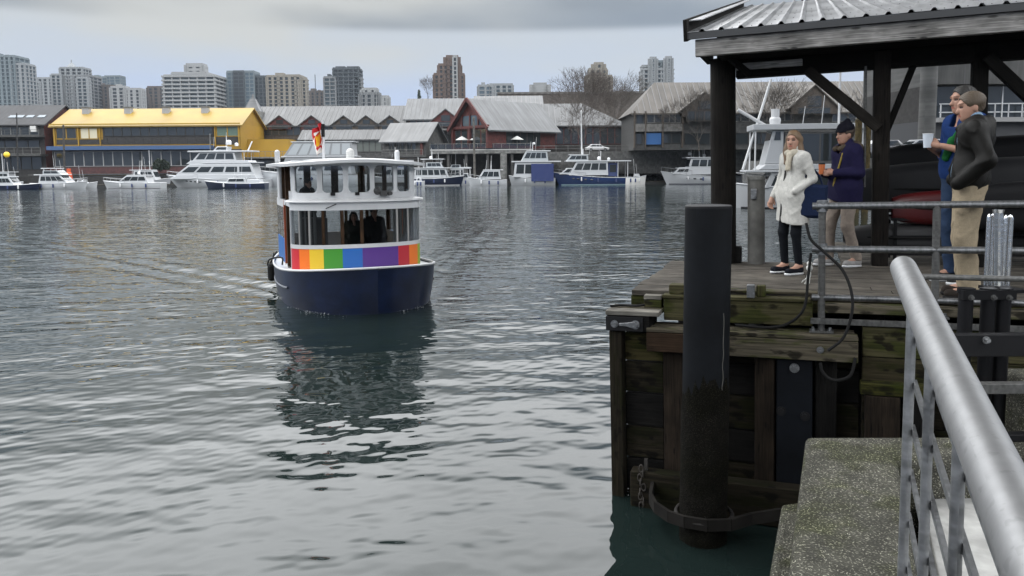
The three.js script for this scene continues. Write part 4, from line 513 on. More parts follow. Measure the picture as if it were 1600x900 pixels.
boat({ px0: 250, px1: 413, d: 138, label: 'large three deck white motor yacht with dark windows', bowH: 2.25, sternH: 1.35, beam: 5.2, rake: 0.12, ports: [0.55, 0.45, 0.35, 0.25],
  tiers: [[-0.42, 0.43, 1.5, 2.3, 1.6, 0.4, 4.6, 0], [-0.4, 0.36, 2.3, 4.2, 2.6, 0.6, 4.4, 5, null, [0.22, 0.72]], [-0.36, 0.26, 4.2, 4.8, 0.9, 0.4, 4.2, 0], [-0.22, 0.2, 4.8, 6.3, 1.3, 0.3, 3.7, 4, null, [0.15, 0.85]], [-0.12, 0.02, 6.5, 7.3, 0.8, -0.2, 2, 1]], roofs: [[-0.38, 0.24, 6.3, 4.2, 0.25], [-0.42, 0.1, 4.3, 4.4, 0.16]], domes: [[-0.12, 7.9, 0.5], [-0.18, 7.6, 0.35, 0.8]], masts: [[-0.3, 6.4, 8.2, 0.12, null, -0.9], [-0.1, 7.2, 9.2, 0.05]], posts: [[-0.3, 4.8, 6.3, 1.9], [-0.36, 2.4, 4.3, 2.0]], rail: [0.3, 0.7] });
boat({ px0: 314, px1: 412, d: 130, label: 'low navy blue launch moored alongside large white motor yacht', bowH: 1.25, sternH: 0.85, hull: M.navy, beam: 2.8, tiers: [[-0.2, 0.14, 0.9, 1.7, 0.6, 0.2, 2.0, 2], [-0.42, -0.2, 0.9, 1.5, 0.1, 0.1, 1.8, 0]], roofs: [[-0.22, 0.02, 2.1, 1.9]], posts: [[-0.2, 1.6, 2.1, 0.8], [0, 1.6, 2.1, 0.8]] });
boat({ px0: 390, px1: 566, d: 141, label: 'white yacht with a grey canvas enclosed flybridge behind ferry', bowH: 3.0, sternH: 2.0, beam: 5, hull: phys([0.5, 0.52, 0.54], 0.35), rake: 0.1, ports: [0.3, 0.1, -0.1], rail: [0.2, 0.8],
  tiers: [[-0.4, 0.24, 2.2, 4.4, 1.5, 0.4, 4.2, 5], [-0.42, 0.2, 4.4, 5.4, 0.4, 0.2, 4.4, 0, greyCanvas], [-0.42, 0.2, 5.5, 8.0, 1.8, 0.2, 4.3, 6, greyCanvas, [0.1, 0.9], clearVinyl]], roofs: [[-0.45, 0.22, 5.35, 4.6, 0.18], [-0.43, 0.13, 8.0, 4.5, 0.16]], domes: [[-0.06, 8.3, 0.45]], masts: [[-0.1, 8.1, 10.2, 0.16, null, 1.2]] });
boat({ px0: 640, px1: 724, d: 140, bow: 'right', label: 'dark hulled flybridge trawler moored under grey boathouse', bowH: 1.7, sternH: 1.3, hull: M.navy, beam: 3.8, boot: std([0.5, 0.5, 0.5], 0.5), tiers: [[-0.42, 0.22, 1.4, 3.1, 0.4, 0.1, 3.2, 5], [-0.2, 0.12, 3.2, 4.2, 0.4, 0, 2.6, 3, clearVinyl]], roofs: [[-0.5, 0.26, 3.1, 3.6], [-0.3, 0.14, 4.7, 3.0]], posts: [[-0.25, 3.2, 4.7, 1.2], [0.08, 3.2, 4.7, 1.2]], domes: [[-0.12, 5.0, 0.3]], masts: [[-0.1, 4.7, 6.2, 0.07], [-0.36, 3.2, 5.2, 0.05]], rail: [0.2, 0.7] });
boat({ px0: 640, px1: 662, d: 134, label: 'small white tender with grey flank next to dark hulled trawler', bowH: 1.1, sternH: 0.9, beam: 1.7, tiers: [[-0.3, 0.1, 0.9, 1.5, 0.2, 0.1, 1.1, 1]] });
boat({ px0: 712, px1: 746, d: 142, bow: 'right', label: 'little white fishing boat with canopy beside the tall pole', bowH: 1.4, sternH: 1.0, beam: 2.2, tiers: [[-0.2, 0.15, 1.1, 2.2, 0.4, 0.1, 1.6, 2]], roofs: [[-0.35, 0.2, 3.0, 1.9, 0.3]], posts: [[-0.3, 1.2, 3.0, 0.8], [0.15, 1.2, 3.0, 0.8]] });
boat({ px0: 730, px1: 792, d: 137, label: 'small white cabin cruiser with rounded coachroof below the terrace', bowH: 1.5, sternH: 0.95, beam: 2.7, tiers: [[-0.35, 0.24, 1.1, 2.7, 1.0, 0.2, 2.1, 3]], roofs: [[-0.4, 0.1, 2.7, 2.2]], rail: [0.1, 0.6], masts: [[-0.1, 2.8, 4.4, 0.05]] });
boat({ px0: 795, px1: 868, d: 137, label: 'boxy white houseboat with a bright blue tarpaulin', bowH: 1.7, sternH: 1.2, beam: 4, tiers: [[-0.44, 0.4, 1.4, 4.1, 0.3, 0.2, 3.4, 4, null, [0.25, 0.85]], [-0.35, 0.24, 4.3, 6.0, 0.9, 0.2, 2.9, 4, clearVinyl]], roofs: [[-0.62, 0.44, 4.1, 3.8, 0.2], [-0.4, 0.12, 6.0, 3.1, 0.16]], masts: [[-0.02, 6, 7.6, 0.06]], domes: [[-0.05, 7.4, 0.22]], extra: (g, L) => { const rows = []; for (let j = 0; j <= 8; j++) { const row = []; for (let i = 0; i <= 10; i++) row.push([lerp(-0.46, 0.02, i / 10) * L, lerp(0.7, 3.8, j / 8), -(2.12 + 0.06 * Math.sin(i * 2.1 + j) - 0.16 * j / 8)]); rows.push(row); } new B().add(sheet(rows)).mesh('blue_tarpaulin', std([0.009, 0.02, 0.09], 0.75, { side: THREE.DoubleSide }), g); } });
boat({ px0: 864, px1: 992, d: 136, label: 'navy hulled trawler yacht with a long white cabin', bowH: 2.3, sternH: 1.3, hull: blueHull, trim: M.gelcoat, boot: std([0.2, 0.3, 0.32], 0.5), beam: 4.4, rake: 0.1, ports: [0.5, 0.38, 0.2, 0.05],
  tiers: [[0.12, 0.42, 1.9, 3.0, 1.4, 0.1, 3.0, 3], [-0.18, 0.3, 1.7, 4.1, 1.3, 0.1, 3.4, 4, null, [0.4, 0.88]], [-0.3, -0.18, 1.5, 3.9, 0.05, 0.05, 2.6, 1, darkCanvas], [0.06, 0.34, 4.2, 5.3, 0.9, 0.1, 2.6, 3, clearVinyl]], roofs: [[-0.46, 0.34, 4.1, 3.7, 0.2], [0.06, 0.3, 5.3, 2.7, 0.1]], posts: [[-0.42, 1.4, 4.1, 1.5], [-0.3, 1.4, 4.1, 1.5]], domes: [[-0.08, 4.6, 0.35], [-0.2, 4.5, 0.28]], masts: [[0.12, 4.2, 6.4, 0.08], [-0.1, 4.3, 6, 0.06]], rail: [0.2, 0.6] });
boat({ px0: 978, px1: 1011, d: 136, bow: 'right', label: 'small pale dinghy at stern of navy hulled trawler yacht', bowH: 1.6, sternH: 1.3, beam: 1.8, hull: cream, tiers: [[-0.1, 0.2, 1.4, 1.9, 0.2, 0.1, 1, 0]] });
boat({ px0: 1036, px1: 1150, d: 136, label: 'white trawler yacht with square wheelhouse windows below rusty roofed shed', bowH: 2.3, sternH: 1.4, beam: 4.2, boot: std([0.03, 0.03, 0.05], 0.5), rake: 0.1, ports: [0.3, 0.12, -0.05], tiers: [[-0.1, 0.36, 1.8, 3.0, 1.2, 0.1, 3.0, 4, null, [0.35, 0.75]], [-0.36, 0.16, 1.7, 4.6, 0.7, 0.1, 3.1, 4, null, [0.5, 0.9]]], roofs: [[-0.4, 0.18, 4.6, 3.4, 0.18]], domes: [[0.1, 5.3, 0.35], [-0.1, 5.0, 0.3]], masts: [[0.08, 4.6, 9.5, 0.06], [-0.1, 4.6, 6.2, 0.06]], rail: [0.2, 0.8] });
boat({ px0: -40, px1: 22, d: 147, label: 'white cabin boat in second row behind the black hulled runabout', bowH: 1.5, sternH: 1.1, beam: 2.8, tiers: [[-0.35, 0.25, 1.2, 2.9, 0.8, 0.2, 2.2, 4]], roofs: [[-0.4, 0.16, 2.9, 2.4]], masts: [[-0.1, 2.9, 6.5, 0.05]], rail: [0.1, 0.6] });
boat({ px0: 196, px1: 262, d: 148, bow: 'right', label: 'grey hulled boat in second row between small white cruiser and motor yacht', bowH: 1.6, sternH: 1.2, beam: 2.9, hull: phys([0.3, 0.31, 0.33], 0.4), tiers: [[-0.35, 0.2, 1.3, 3.1, 0.7, 0.2, 2.3, 4]], roofs: [[-0.42, 0.1, 3.1, 2.5]], masts: [[0, 3.1, 7, 0.05], [-0.2, 3.1, 5, 0.04]] });
boat({ px0: 575, px1: 650, d: 148, label: 'white cruiser with blue canvas in second row under the grey boathouse', bowH: 1.7, sternH: 1.3, beam: 3.2, tiers: [[-0.35, 0.22, 1.4, 3.2, 0.9, 0.2, 2.6, 4], [-0.4, -0.1, 3.3, 4.2, 0.3, 0.1, 2.2, 2, darkCanvas]], roofs: [[-0.42, 0.14, 3.2, 2.8]], masts: [[-0.05, 3.2, 7.2, 0.05]], rail: [0.1, 0.7] });
boat({ px0: 676, px1: 735, d: 147, label: 'white sedan cruiser in second row under the terrace posts', bowH: 1.6, sternH: 1.2, beam: 2.9, tiers: [[-0.35, 0.2, 1.3, 3.0, 0.7, 0.2, 2.3, 4], [-0.25, 0.05, 3.1, 3.8, 0.3, 0.1, 1.9, 2, clearVinyl]], roofs: [[-0.42, 0.12, 3.0, 2.5]], masts: [[-0.1, 3.1, 6, 0.05]] });
boat({ px0: 1085, px1: 1160, d: 146, label: 'white boat in second row half hidden by the shelter post', bowH: 1.8, sternH: 1.3, beam: 3.2, tiers: [[-0.35, 0.25, 1.4, 3.3, 0.8, 0.2, 2.6, 4]], roofs: [[-0.42, 0.16, 3.3, 2.8]], masts: [[0, 3.3, 9, 0.06]], rail: [0.1, 0.7] });
// near work boat moored behind the shelter
boat({ px0: 1156, px1: 1400, d: 56, name: 'work_boat', group: undefined, hull: phys([0.42, 0.43, 0.44], 0.4), label: 'big white work boat with tall wheelhouse moored behind two women', bowH: 1.9, sternH: 1.5, beam: 3.6, rake: 0.05, boot: std([0.02, 0.02, 0.025], 0.5), turn: -0.15,
  tiers: [[-0.42, 0.3, 1.5, 2.7, 0.5, 0.1, 2.8, 5, std([0.36, 0.37, 0.38], 0.5), [0.15, 0.85]], [-0.2, 0.34, 2.9, 3.3, 0.5, 0.1, 2.9, 0], [0.18, 0.3, 3.3, 5.8, 0.55, 0.0, 2.4, 1, null, [0.7, 0.95]], [-0.26, 0.18, 3.3, 5.6, 0.05, 0.05, 2.6, 2, std([0.08, 0.08, 0.08], 0.6), [0.1, 0.95]]], roofs: [[-0.44, 0.42, 2.7, 3.2, 0.16], [-0.32, 0.38, 5.8, 3.2, 0.42]], domes: [[0.22, 6.4, 0.42]], masts: [[0.22, 6.3, 7.4, 0.32, M.white], [0.42, 2.9, 9.6, 0.1, M.white, -1.9], [0.46, 7.4, 6.2, 0.14, M.white, -2.0], [-0.18, 6.0, 10.4, 0.08, M.white]], posts: [[0.36, 2.8, 5.8, 1.3], [-0.3, 2.8, 5.8, 1.3]], rail: [0.2, 0.8] });
{ // floating docks and poles
  for (const [a, b, d, l] of [[-30, 700, 146, 'long low floating dock behind the moored yachts'], [640, 900, 145, 'floating dock in the shadow of terrace'], [985, 1140, 141, 'floating dock beside the white trawler yacht']]) { const x0 = at(a, 290, d).x, x1 = at(b, 290, d).x, g = thing('floating_dock', l, 'dock', [(x0 + x1) / 2, 0, -d]); spanMesh('deck', wood([0.13, 0.12, 0.1]), g, [-(x1 - x0) / 2, (x1 - x0) / 2, 0.35, 0.5, -1, 1]); spanMesh('float', std([0.03, 0.03, 0.03], 0.9), g, [-(x1 - x0) / 2, (x1 - x0) / 2, -0.3, 0.35, -0.9, 0.9]); }
  let i = 0; for (const [px, top, bot, d, r, m, l] of [[742, 185, 290, 139, 0.22, wood([0.24, 0.23, 0.21]), 'tall grey timber pole beside cabin cruiser'], [910, 174, 288, 138.5, 0.13, M.white, 'tall white mast in front of the big bare tree'], [101, 197, 292, 143, 0.2, wood([0.14, 0.13, 0.12]), 'grey timber pile in front of the yellow hall end'], [28, 178, 290, 150, 0.14, wood([0.1, 0.1, 0.1]), 'dark lamp pole before black roofed wharf building'], [330, 150 + 60, 285, 150, 0.12, trimGrey, 'thin grey post before yellow hall'], [1094, 200, 288, 138, 0.12, M.white, 'thin pale mast of white trawler berth']]) { const p = at(px, bot, d), q = at(px - 2, top, d); const t = thing('mooring_pole', l, 'pole', [p.x, -1, -d]); new B().pipe([0, 0, 0], [q.x - p.x, q.y + 1, 0], r, r * 0.8, 8).mesh('pole', m, t); new B().cyl(r * 0.5, r * 1.1, r * 1.4, [q.x - p.x, q.y + 1 + r * 0.6, 0], null, 8).mesh('pole_cap', m, t); i++; }
  const p = at(108, 276, 148), o = thing('marker_buoy', 'orange marker buoy standing on dock before yellow hall', 'buoy', [p.x, 0.5, p.z]); new B().cyl(0.55, 0.65, 1.4, [0, 1.2, 0], null, 10).cyl(0.3, 0.55, 0.6, [0, 2.2, 0], null, 10).cyl(0.35, 0.35, 0.5, [0, 2.8, 0], null, 10).mesh('float_body', std([0.5, 0.07, 0.015], 0.6), o); pipeMesh('stake', trimGrey, o, [0, 0, 0], [0, 3.2, 0], 0.08);
  const lp = at(12, 262, 149), l2 = thing('lamp_post', 'short post with a round yellow lamp head at the dark wharf', 'lamp post', [lp.x, 0.5, lp.z]); pipeMesh('post', wallDark, l2, [0, 0, 0], [0, 5.6, 0], 0.08); new B().ball(0.55, [0, 5.8, 0]).mesh('lamp_head', std([0.75, 0.5, 0.02], 0.5), l2);
}
// ---------------------------------------------------------------- concrete building, column and cars on the right
{
  const d = 74, con = std([0.16, 0.16, 0.155], 0.85, { map: TX.streak }), fx = px => at(px, 150, d).x, fy = (py, px = 1530) => at(px, py, d).y, b = fy(228), g = thing('concrete_building', 'grey concrete building with white balcony rails right of concrete column', 'building', [fx(1545), b, -d]);
  const X = px => fx(px) - fx(1545), Y = py => fy(py) - b; spanMesh('lower_wall', std([0.04, 0.042, 0.046], 0.7), g, [X(1452), X(1760), 0, Y(188), -14, 0]); spanMesh('upper_wall', con, g, [X(1452), X(1760), Y(132), Y(70), -14, 0.6]); spanMesh('window_wall', wallDark, g, [X(1452), X(1760), Y(188), Y(132), -14, -0.8]);
  for (let i = 0; i < 8; i++) { const a = 1466 + i * 36; spanMesh('window_pane', M.darkGlass, g, [X(a + 1.5), X(a + 34.5), Y(184), Y(134), -0.8, -0.74]); spanMesh('window_mullion', M.white, g, [X(a - 1), X(a + 1), Y(184), Y(134), -0.8, -0.68]); }
  spanMesh('balcony_slab', std([0.26, 0.26, 0.26], 0.7), g, [X(1462), X(1760), Y(191), Y(184), -0.8, 0.8]); const rb = new B(); for (const y of [176, 163]) rb.bar([X(1462), Y(y), 0.75], [X(1760), Y(y), 0.75], 0.09); for (let px = 1464; px < 1760; px += 21) rb.bar([X(px), Y(186), 0.75], [X(px), Y(163), 0.75], 0.09); rb.mesh('balcony_rail', M.white, g); for (const px of [1500, 1600]) spanMesh('panel_joint', std([0.12, 0.12, 0.12], 0.9), g, [X(px) - 0.04, X(px) + 0.04, Y(132), Y(70), 0.6, 0.62]);
  const c = thing('concrete_column', 'tall round board marked concrete column beyond the shelter', 'column', [at(1448, 200, 66).x, b - 0.6, -66]); for (let i = 0; i < 8; i++) new B().cyl(0.66, 0.66, 2.8, [0, 1.4 + i * 2.82, 0], null, 24).mesh('lift', con, c); new B().cyl(0.645, 0.645, 22.4, [0, 11.2, 0], null, 24).mesh('joint_core', std([0.1, 0.1, 0.1], 0.9), c);
  const y = at(1500, 246, 60).y, q = structure(new B().span(27, 80, -3, y, -90, -57).mesh('quay', grimy([0.13, 0.13, 0.125], 0.9), scene)); q.userData.label = 'concrete quay with parked cars'; const paint = c2 => phys(c2, 0.25, { clearcoat: 0.7 });
  car('silver car parked on the quay by concrete column', [at(1436, 240, 60).x, y, -60], Math.PI, paint([0.35, 0.36, 0.38])); car('white car parked beyond the dark jacket man', [at(1590, 235, 60).x, y, -60.5], Math.PI, paint([0.55, 0.56, 0.57]), 1.1); car('grey car parked at end of quay', [at(1368, 238, 62).x, y, -61.5], Math.PI, paint([0.2, 0.2, 0.21]));
  { // unseen road bridge assumed over the column, placed and widened to shade the dock
    const b2 = thing('unseen_road_bridge', 'unseen concrete road bridge deck high overhead, placed and widened to shade the dock', 'bridge', [17, 0, -27]); b2.rotation.y = Math.atan2(36, -76) + Math.PI; const dk2 = std([0.24, 0.24, 0.23], 0.9, { map: TX.streak });
    spanMesh('deck', dk2, b2, [-15, 15, 28, 28.6, -95, 75]); for (const x of [-12, -6, 0, 6, 12]) spanMesh('girder', dk2, b2, [x - 0.5, x + 0.5, 26, 28, -95, 75]); for (const x of [-14.9, 14.9]) spanMesh('parapet', dk2, b2, [x - 0.15, x + 0.15, 28.6, 29.6, -95, 75]); spanMesh('cross_head', dk2, b2, [-12.5, 12.5, 24.6, 26, -44.2, -42.2]);
  }
  // tall brown timber piles by the quay
  for (const px of [1338, 1352, 1368]) { const p = at(px, 300, 52), t = thing('timber_pile', 'yellow brown timber pile standing by the quay', 'pile', [p.x, -1, p.z], 0, 'timber piles by the quay'); pipeMesh('shaft', wood([0.17, 0.13, 0.06]), t, [0, 0, 0], [0, at(px, 188, 52).y + 1, 0], 0.22, 10); new B().cyl(0.1, 0.24, 0.2, [0, at(px, 188, 52).y + 1.1, 0], null, 10).mesh('cap', wood([0.12, 0.1, 0.06]), t); }
}

// ---------------------------------------------------------------- the timber dock (its own slightly tilted frame: x along the edge, y up, z towards the viewer)
const DOCK_O = V(1.1532, 2.0, -7.4212), dockQ = (() => { const th = 21 * Math.PI / 180, ti = 1.3 * Math.PI / 180; const u = V(Math.cos(th) * Math.cos(ti), Math.sin(ti), Math.sin(th) * Math.cos(ti)), v = V(-Math.sin(th), 0, Math.cos(th)), h = V().crossVectors(v, u); return new THREE.Quaternion().setFromRotationMatrix(new THREE.Matrix4().makeBasis(u, h, v)); })();
const DK = (u, h, v) => V(u, h, -v).applyQuaternion(dockQ).add(DOCK_O);
function dockThing(name, label, category, u = 0, h = 0, v = 0, turn = 0, group) { const g = thing(name, label, category, DK(u, h, v), 0, group); g.quaternion.copy(dockQ); if (turn) g.quaternion.multiply(new THREE.Quaternion().setFromAxisAngle(V(0, 1, 0), turn)); return g; }
const WD = { deck: [wood([0.18, 0.16, 0.135]), wood([0.155, 0.14, 0.118]), wood([0.205, 0.184, 0.155])], green: mossy([0.12, 0.12, 0.068]), dark: mossy([0.032, 0.029, 0.021]), black: wood([0.014, 0.013, 0.012]), brown: wood([0.04, 0.029, 0.02]), pale: wood([0.34, 0.32, 0.28]), grey: mossy([0.17, 0.163, 0.137]), silver: wood([0.6, 0.58, 0.55]) };
const bolt = (parent, p, r = 0.03, m = M.galv, rot = [Math.PI / 2, 0, 0]) => new B().cyl(r * 1.5, r * 1.5, 0.012, p, rot, 14).cyl(r, r * 0.9, 0.05, p, rot, 6).mesh('bolt', m, parent);
{
  const g = dockThing('timber_dock', 'weathered timber dock with plank deck and mossy stepped face', 'dock');
  const tb = (n, m, u0, u1, h0, h1, v0, v1, bev = 0.008) => spanMesh(n, m, g, [u0, u1, h0, h1, -v1, -v0], bev);
  // deck planks, each its own board with ragged ends
  const W = 0.192; for (let i = 0; i < 13; i++) { const v = i * W; let u = rr(-0.02, 0.03); const js = [rr(1.6, 3.2), rr(4.6, 6.4), 8.6]; for (const j of js) { tb('deck_plank', WD.deck[(R() * 3) | 0], u, j - 0.006, -0.05 + rr(-0.002, 0.002), rr(-0.003, 0.003), v + 0.004, v + W - 0.005, 0.006); u = j; } }
  for (let i = 0; i < 14; i++) { const v = 2.5 + i * W; tb('deck_plank', WD.deck[(R() * 3) | 0], 2.0 + rr(-0.01, 0.01), 8.6, -0.05, rr(-0.003, 0.003), v + 0.004, v + W - 0.005, 0.006); }
  tb('rim_beam', WD.green, 0.0, 8.5, -0.17, -0.055, 0.02, 0.2); tb('rim_beam', WD.dark, 0.01, 0.2, -0.17, -0.055, 0.21, 2.45); tb('rim_beam', WD.dark, 0.0, 8.6, -0.3, -0.055, 2.3, 2.45);
  tb('edge_block', WD.pale, 0.15, 0.32, -0.075, -0.03, -0.1, 0.0); tb('edge_block', WD.green, 0.15, 0.32, -0.15, -0.077, -0.1, 0.0);
  tb('bull_rail', WD.green, 0.345, 1.66, -0.26, -0.05, -0.13, 0.0); tb('cap_board', WD.green, 0.335, 1.64, -0.048, -0.015, -0.15, 0.0); tb('bull_rail_block', WD.green, 0.39, 0.56, -0.013, 0.075, -0.1, 0.04); tb('cap_board', WD.grey, 0.62, 1.7, 0.002, 0.028, -0.02, 0.12);
  const cl = tb('cleat', M.galv, 1.1, 1.17, -0.02, 0.1, -0.16, -0.09); tb('cleat_block', WD.green, 1.18, 1.26, -0.012, 0.09, -0.12, -0.04);
  // step below the corner
  tb('step_plank', WD.pale, -0.18, 0.33, -0.2, -0.155, -0.3, -0.13); tb('step_plank', WD.grey, -0.17, 0.34, -0.195, -0.15, -0.12, 0.05); tb('step_beam', WD.black, -0.17, 0.24, -0.35, -0.202, -0.29, 0.1);
  const pl = tb('shackle_plate', M.black, -0.175, 0.18, -0.345, -0.21, -0.305, -0.295, 0.003); bolt(pl, [-0.09, -0.28, 0.31], 0.024); bolt(pl, [0.11, -0.28, 0.31], 0.028); new B().prism([[-0.045, -0.295], [0.03, -0.3], [0.09, -0.315], [0.15, -0.3], [0.155, -0.262], [0.1, -0.25], [0.03, -0.262], [-0.045, -0.27]], 0.02, [0, 0, 0.315], null, 0.004).mesh('shackle', M.galv, pl);
  new B().tube([[-0.15, -0.13, 0.2], [-0.05, -0.135, 0.1], [0.1, -0.13, 0.13], [0.2, -0.12, 0.06], [0.3, -0.1, 0.05]], 0.012, 30).mesh('mooring_rope', M.rubber, g);
  // ledge
  tb('ledge_plank', WD.grey, 0.21, 2.02, -0.345, -0.305, -0.3, -0.14); tb('ledge_plank', WD.grey, 0.25, 2.0, -0.34, -0.3, -0.135, 0.0); tb('ledge_board', wood([0.07, 0.042, 0.025]), 0.21, 0.62, -0.53, -0.35, -0.3, -0.24); tb('ledge_board', WD.grey, 0.625, 2.02, -0.53, -0.35, -0.3, -0.24); bolt(g, [1.72, -0.43, 0.3], 0.02);
  // face: corner post, lagging boards, uprights
  tb('corner_post', WD.dark, -0.16, -0.035, -2.9, -0.36, -0.25, -0.08, 0.012);
  [[-0.66, -0.39], [-0.97, -0.675], [-1.3, -0.985], [-1.62, -1.315], [-1.95, -1.635], [-2.3, -1.965]].forEach(([a, b], i) => { tb('face_board', i ? (i % 2 ? WD.dark : WD.black) : mossy([0.08, 0.076, 0.034]), -0.03, 0.335, a, b, -0.14, -0.05); tb('face_board', i % 2 ? WD.black : WD.dark, 0.34, 2.05, a, b, 0.02, 0.1); });
  tb('upright', WD.brown, 0.345, 0.53, -2.6, -0.54, -0.2, 0.0, 0.012); tb('upright', WD.black, 0.56, 0.75, -2.6, -0.54, -0.12, 0.01, 0.012); tb('upright', WD.brown, 1.17, 1.345, -2.6, -0.54, -0.2, 0.0, 0.012);
  const bp = tb('rub_plate', phys([0.006, 0.008, 0.012], 0.65, { specularIntensity: 0.3, map: TX.grime }), 1.36, 1.66, -1.75, -0.54, -0.23, -0.16, 0.01); for (const [u, h] of [[1.51, -0.62], [1.4, -1.02], [1.6, -1.05]]) bolt(bp, [u, h, 0.235], 0.028, h > -0.8 ? M.galv : M.black);
  tb('upright', WD.black, 1.68, 1.86, -2.6, -0.54, -0.16, 0.0, 0.012);
  // right-hand face with wide mossy boards
  [[-0.5, -0.235, WD.green], [-0.79, -0.505, mossy([0.07, 0.065, 0.04])], [-1.1, -0.795, WD.dark], [-1.42, -1.105, WD.dark], [-1.75, -1.425, WD.black], [-2.2, -1.755, WD.black]].forEach(([a, b, m]) => { tb('face_board', m, 2.06, 4.0 + rr(-0.3, 0.3), a, b, -0.16, -0.06); tb('face_board', WD.dark, 4.3, 8.5, a, b, -0.1, 0.0); });
  tb('rub_board', mossy([0.075, 0.08, 0.022]), 2.04, 2.75, -0.8, -0.7, -0.3, -0.165); tb('upright', WD.brown, 2.08, 2.35, -2.6, -0.805, -0.3, -0.165, 0.012); tb('upright', WD.black, 2.4, 2.6, -2.6, -0.805, -0.28, -0.165, 0.012);
  tb('curb_plank', WD.grey, 1.7, 8.5, -0.13, -0.06, -0.16, 0.01); tb('steel_angle', M.dullSteel, 1.64, 8.5, -0.225, -0.175, -0.2, -0.16, 0.004);
  tb('waler', WD.dark, 0.06, 2.3, -2.02, -1.66, -0.42, -0.26, 0.015); tb('waler', WD.black, 0.0, 2.3, -2.7, -2.1, -0.2, 0.0, 0.012);
  for (const u of [0.6, 2.5, 4.5, 6.5, 8.3]) for (const v of [1.3, 2.3, 4.8]) if (v < 2.4 || u > 2) pipeMesh('support_pile', WD.black, g, [u, -4, -v], [u, -0.17, -v], 0.15, 10);
  tb('under_wall', WD.black, 0.1, 8.5, -3, -0.3, 2.28, 2.42);
  // hoop that holds the steel pile
  const hoop = new B(), cx = 0.79, cz = 0.815, pts = [[0.26, -1.78, 0.3], [0.3, -1.79, 0.66], [0.38, -1.79, 0.84], [0.52, -1.79, 0.98], [0.66, -1.79, 1.04], [0.85, -1.79, 1.05], [1.03, -1.79, 0.98], [1.18, -1.79, 0.82], [1.4, -1.79, 0.66], [1.75, -1.79, 0.57], [2.1, -1.79, 0.54]]; for (let i = 0; i < pts.length - 1; i++) hoop.bar(pts[i], pts[i + 1], 0.03, 0.1); const hp = hoop.mesh('pile_hoop', phys([0.022, 0.02, 0.018], 0.9, { specularIntensity: 0.25, map: TX.grime }), g); new B().add(new THREE.TorusGeometry(0.235, 0.018, 6, 28), [cx, -1.79, cz], [Math.PI / 2, 0, 0]).mesh('wear_ring', grimy([0.025, 0.022, 0.02], 0.85), hp); bolt(hp, [1.7, -1.91, 0.6], 0.035, M.dullSteel); barMesh('hoop_tie', grimy([0.05, 0.045, 0.04]), hp, [0.2, -2.0, 0.34], [0.2, -1.55, 0.34], 0.03, 0.03);
  { const lk = new B(); for (let i = 0; i < 9; i++) lk.add(new THREE.TorusGeometry(0.028, 0.008, 5, 10), [0.17 + 0.02 * Math.sin(i * 2), -1.62 - i * 0.045, 0.42], [0, i % 2 ? 1.57 : 0, 0], [0.7, 1.2, 1]); lk.mesh('chain', grimy([0.07, 0.06, 0.05]), hp); }
}
{ // black steel pile
  const t = thing('mooring_pile', 'thick black round mooring pile with worn barnacled foot at dock face', 'pile', [1.632, -3, -6.367]); t.rotation.z = 0.0;
  const pm = phys([0.0065, 0.008, 0.0105], 0.62, { specularIntensity: 0.3, map: TX.grime }), foot = phys([0.06, 0.056, 0.049], 0.95, { specularIntensity: 0.2, map: TX.agg, bumpMap: TX.aggH, bumpScale: 0.012 });
  const lathe = (pts) => new THREE.LatheGeometry(pts.map(p => new THREE.Vector2(p[0], p[1])), 48);
  new B().add(lathe([[0.001, 5.87], [0.183, 5.87], [0.189, 5.865], [0.191, 5.85], [0.191, 0]])).mesh('shaft', pm, t);
  // weed and barnacle line with an uneven upper edge
  const rows = [], N = 72, Hh = 30; for (let j = 0; j <= Hh; j++) { const row = []; for (let i = 0; i < N; i++) { const a = i / N * 6.2832, edge = 3.95 + 0.5 * fbm(i / N * 9, 3, 9, 64, 4, 6) + 0.18 * vnoise(i / N * 36, 7, 36, 64, 2), n = fbm(i / N * 24, j * 1.3, 24, 64, 3, 4), y = lerp(1.8, edge, j / Hh), k = j < Hh ? 0.195 + 0.01 * n : 0.186; row.push([Math.cos(a) * k, y, Math.sin(a) * k]); } rows.push(row); }
  new B().add(sheet(rows, true)).mesh('barnacled_foot', foot, t);
  new B().add(lathe([[0.001, 5.871], [0.16, 5.872], [0.18, 5.878], [0.19, 5.87]])).mesh('cap', std([0.012, 0.013, 0.015], 0.7), t);
  const pts = []; for (let j = 0; j <= 16; j++) { const a = 1.02 + 0.02 * Math.sin(j * 1.7) + 0.012 * Math.sin(j * 4.1); pts.push(V(Math.cos(a) * 0.189, lerp(4.1, 5.0, j / 16), Math.sin(a) * 0.189)); } new B().tube(pts, 0.0045, 40, 5).mesh('pale_streak', std([0.09, 0.09, 0.08], 0.9), t);  // thin pale raised streak, slightly wavy, running up the shaft
}
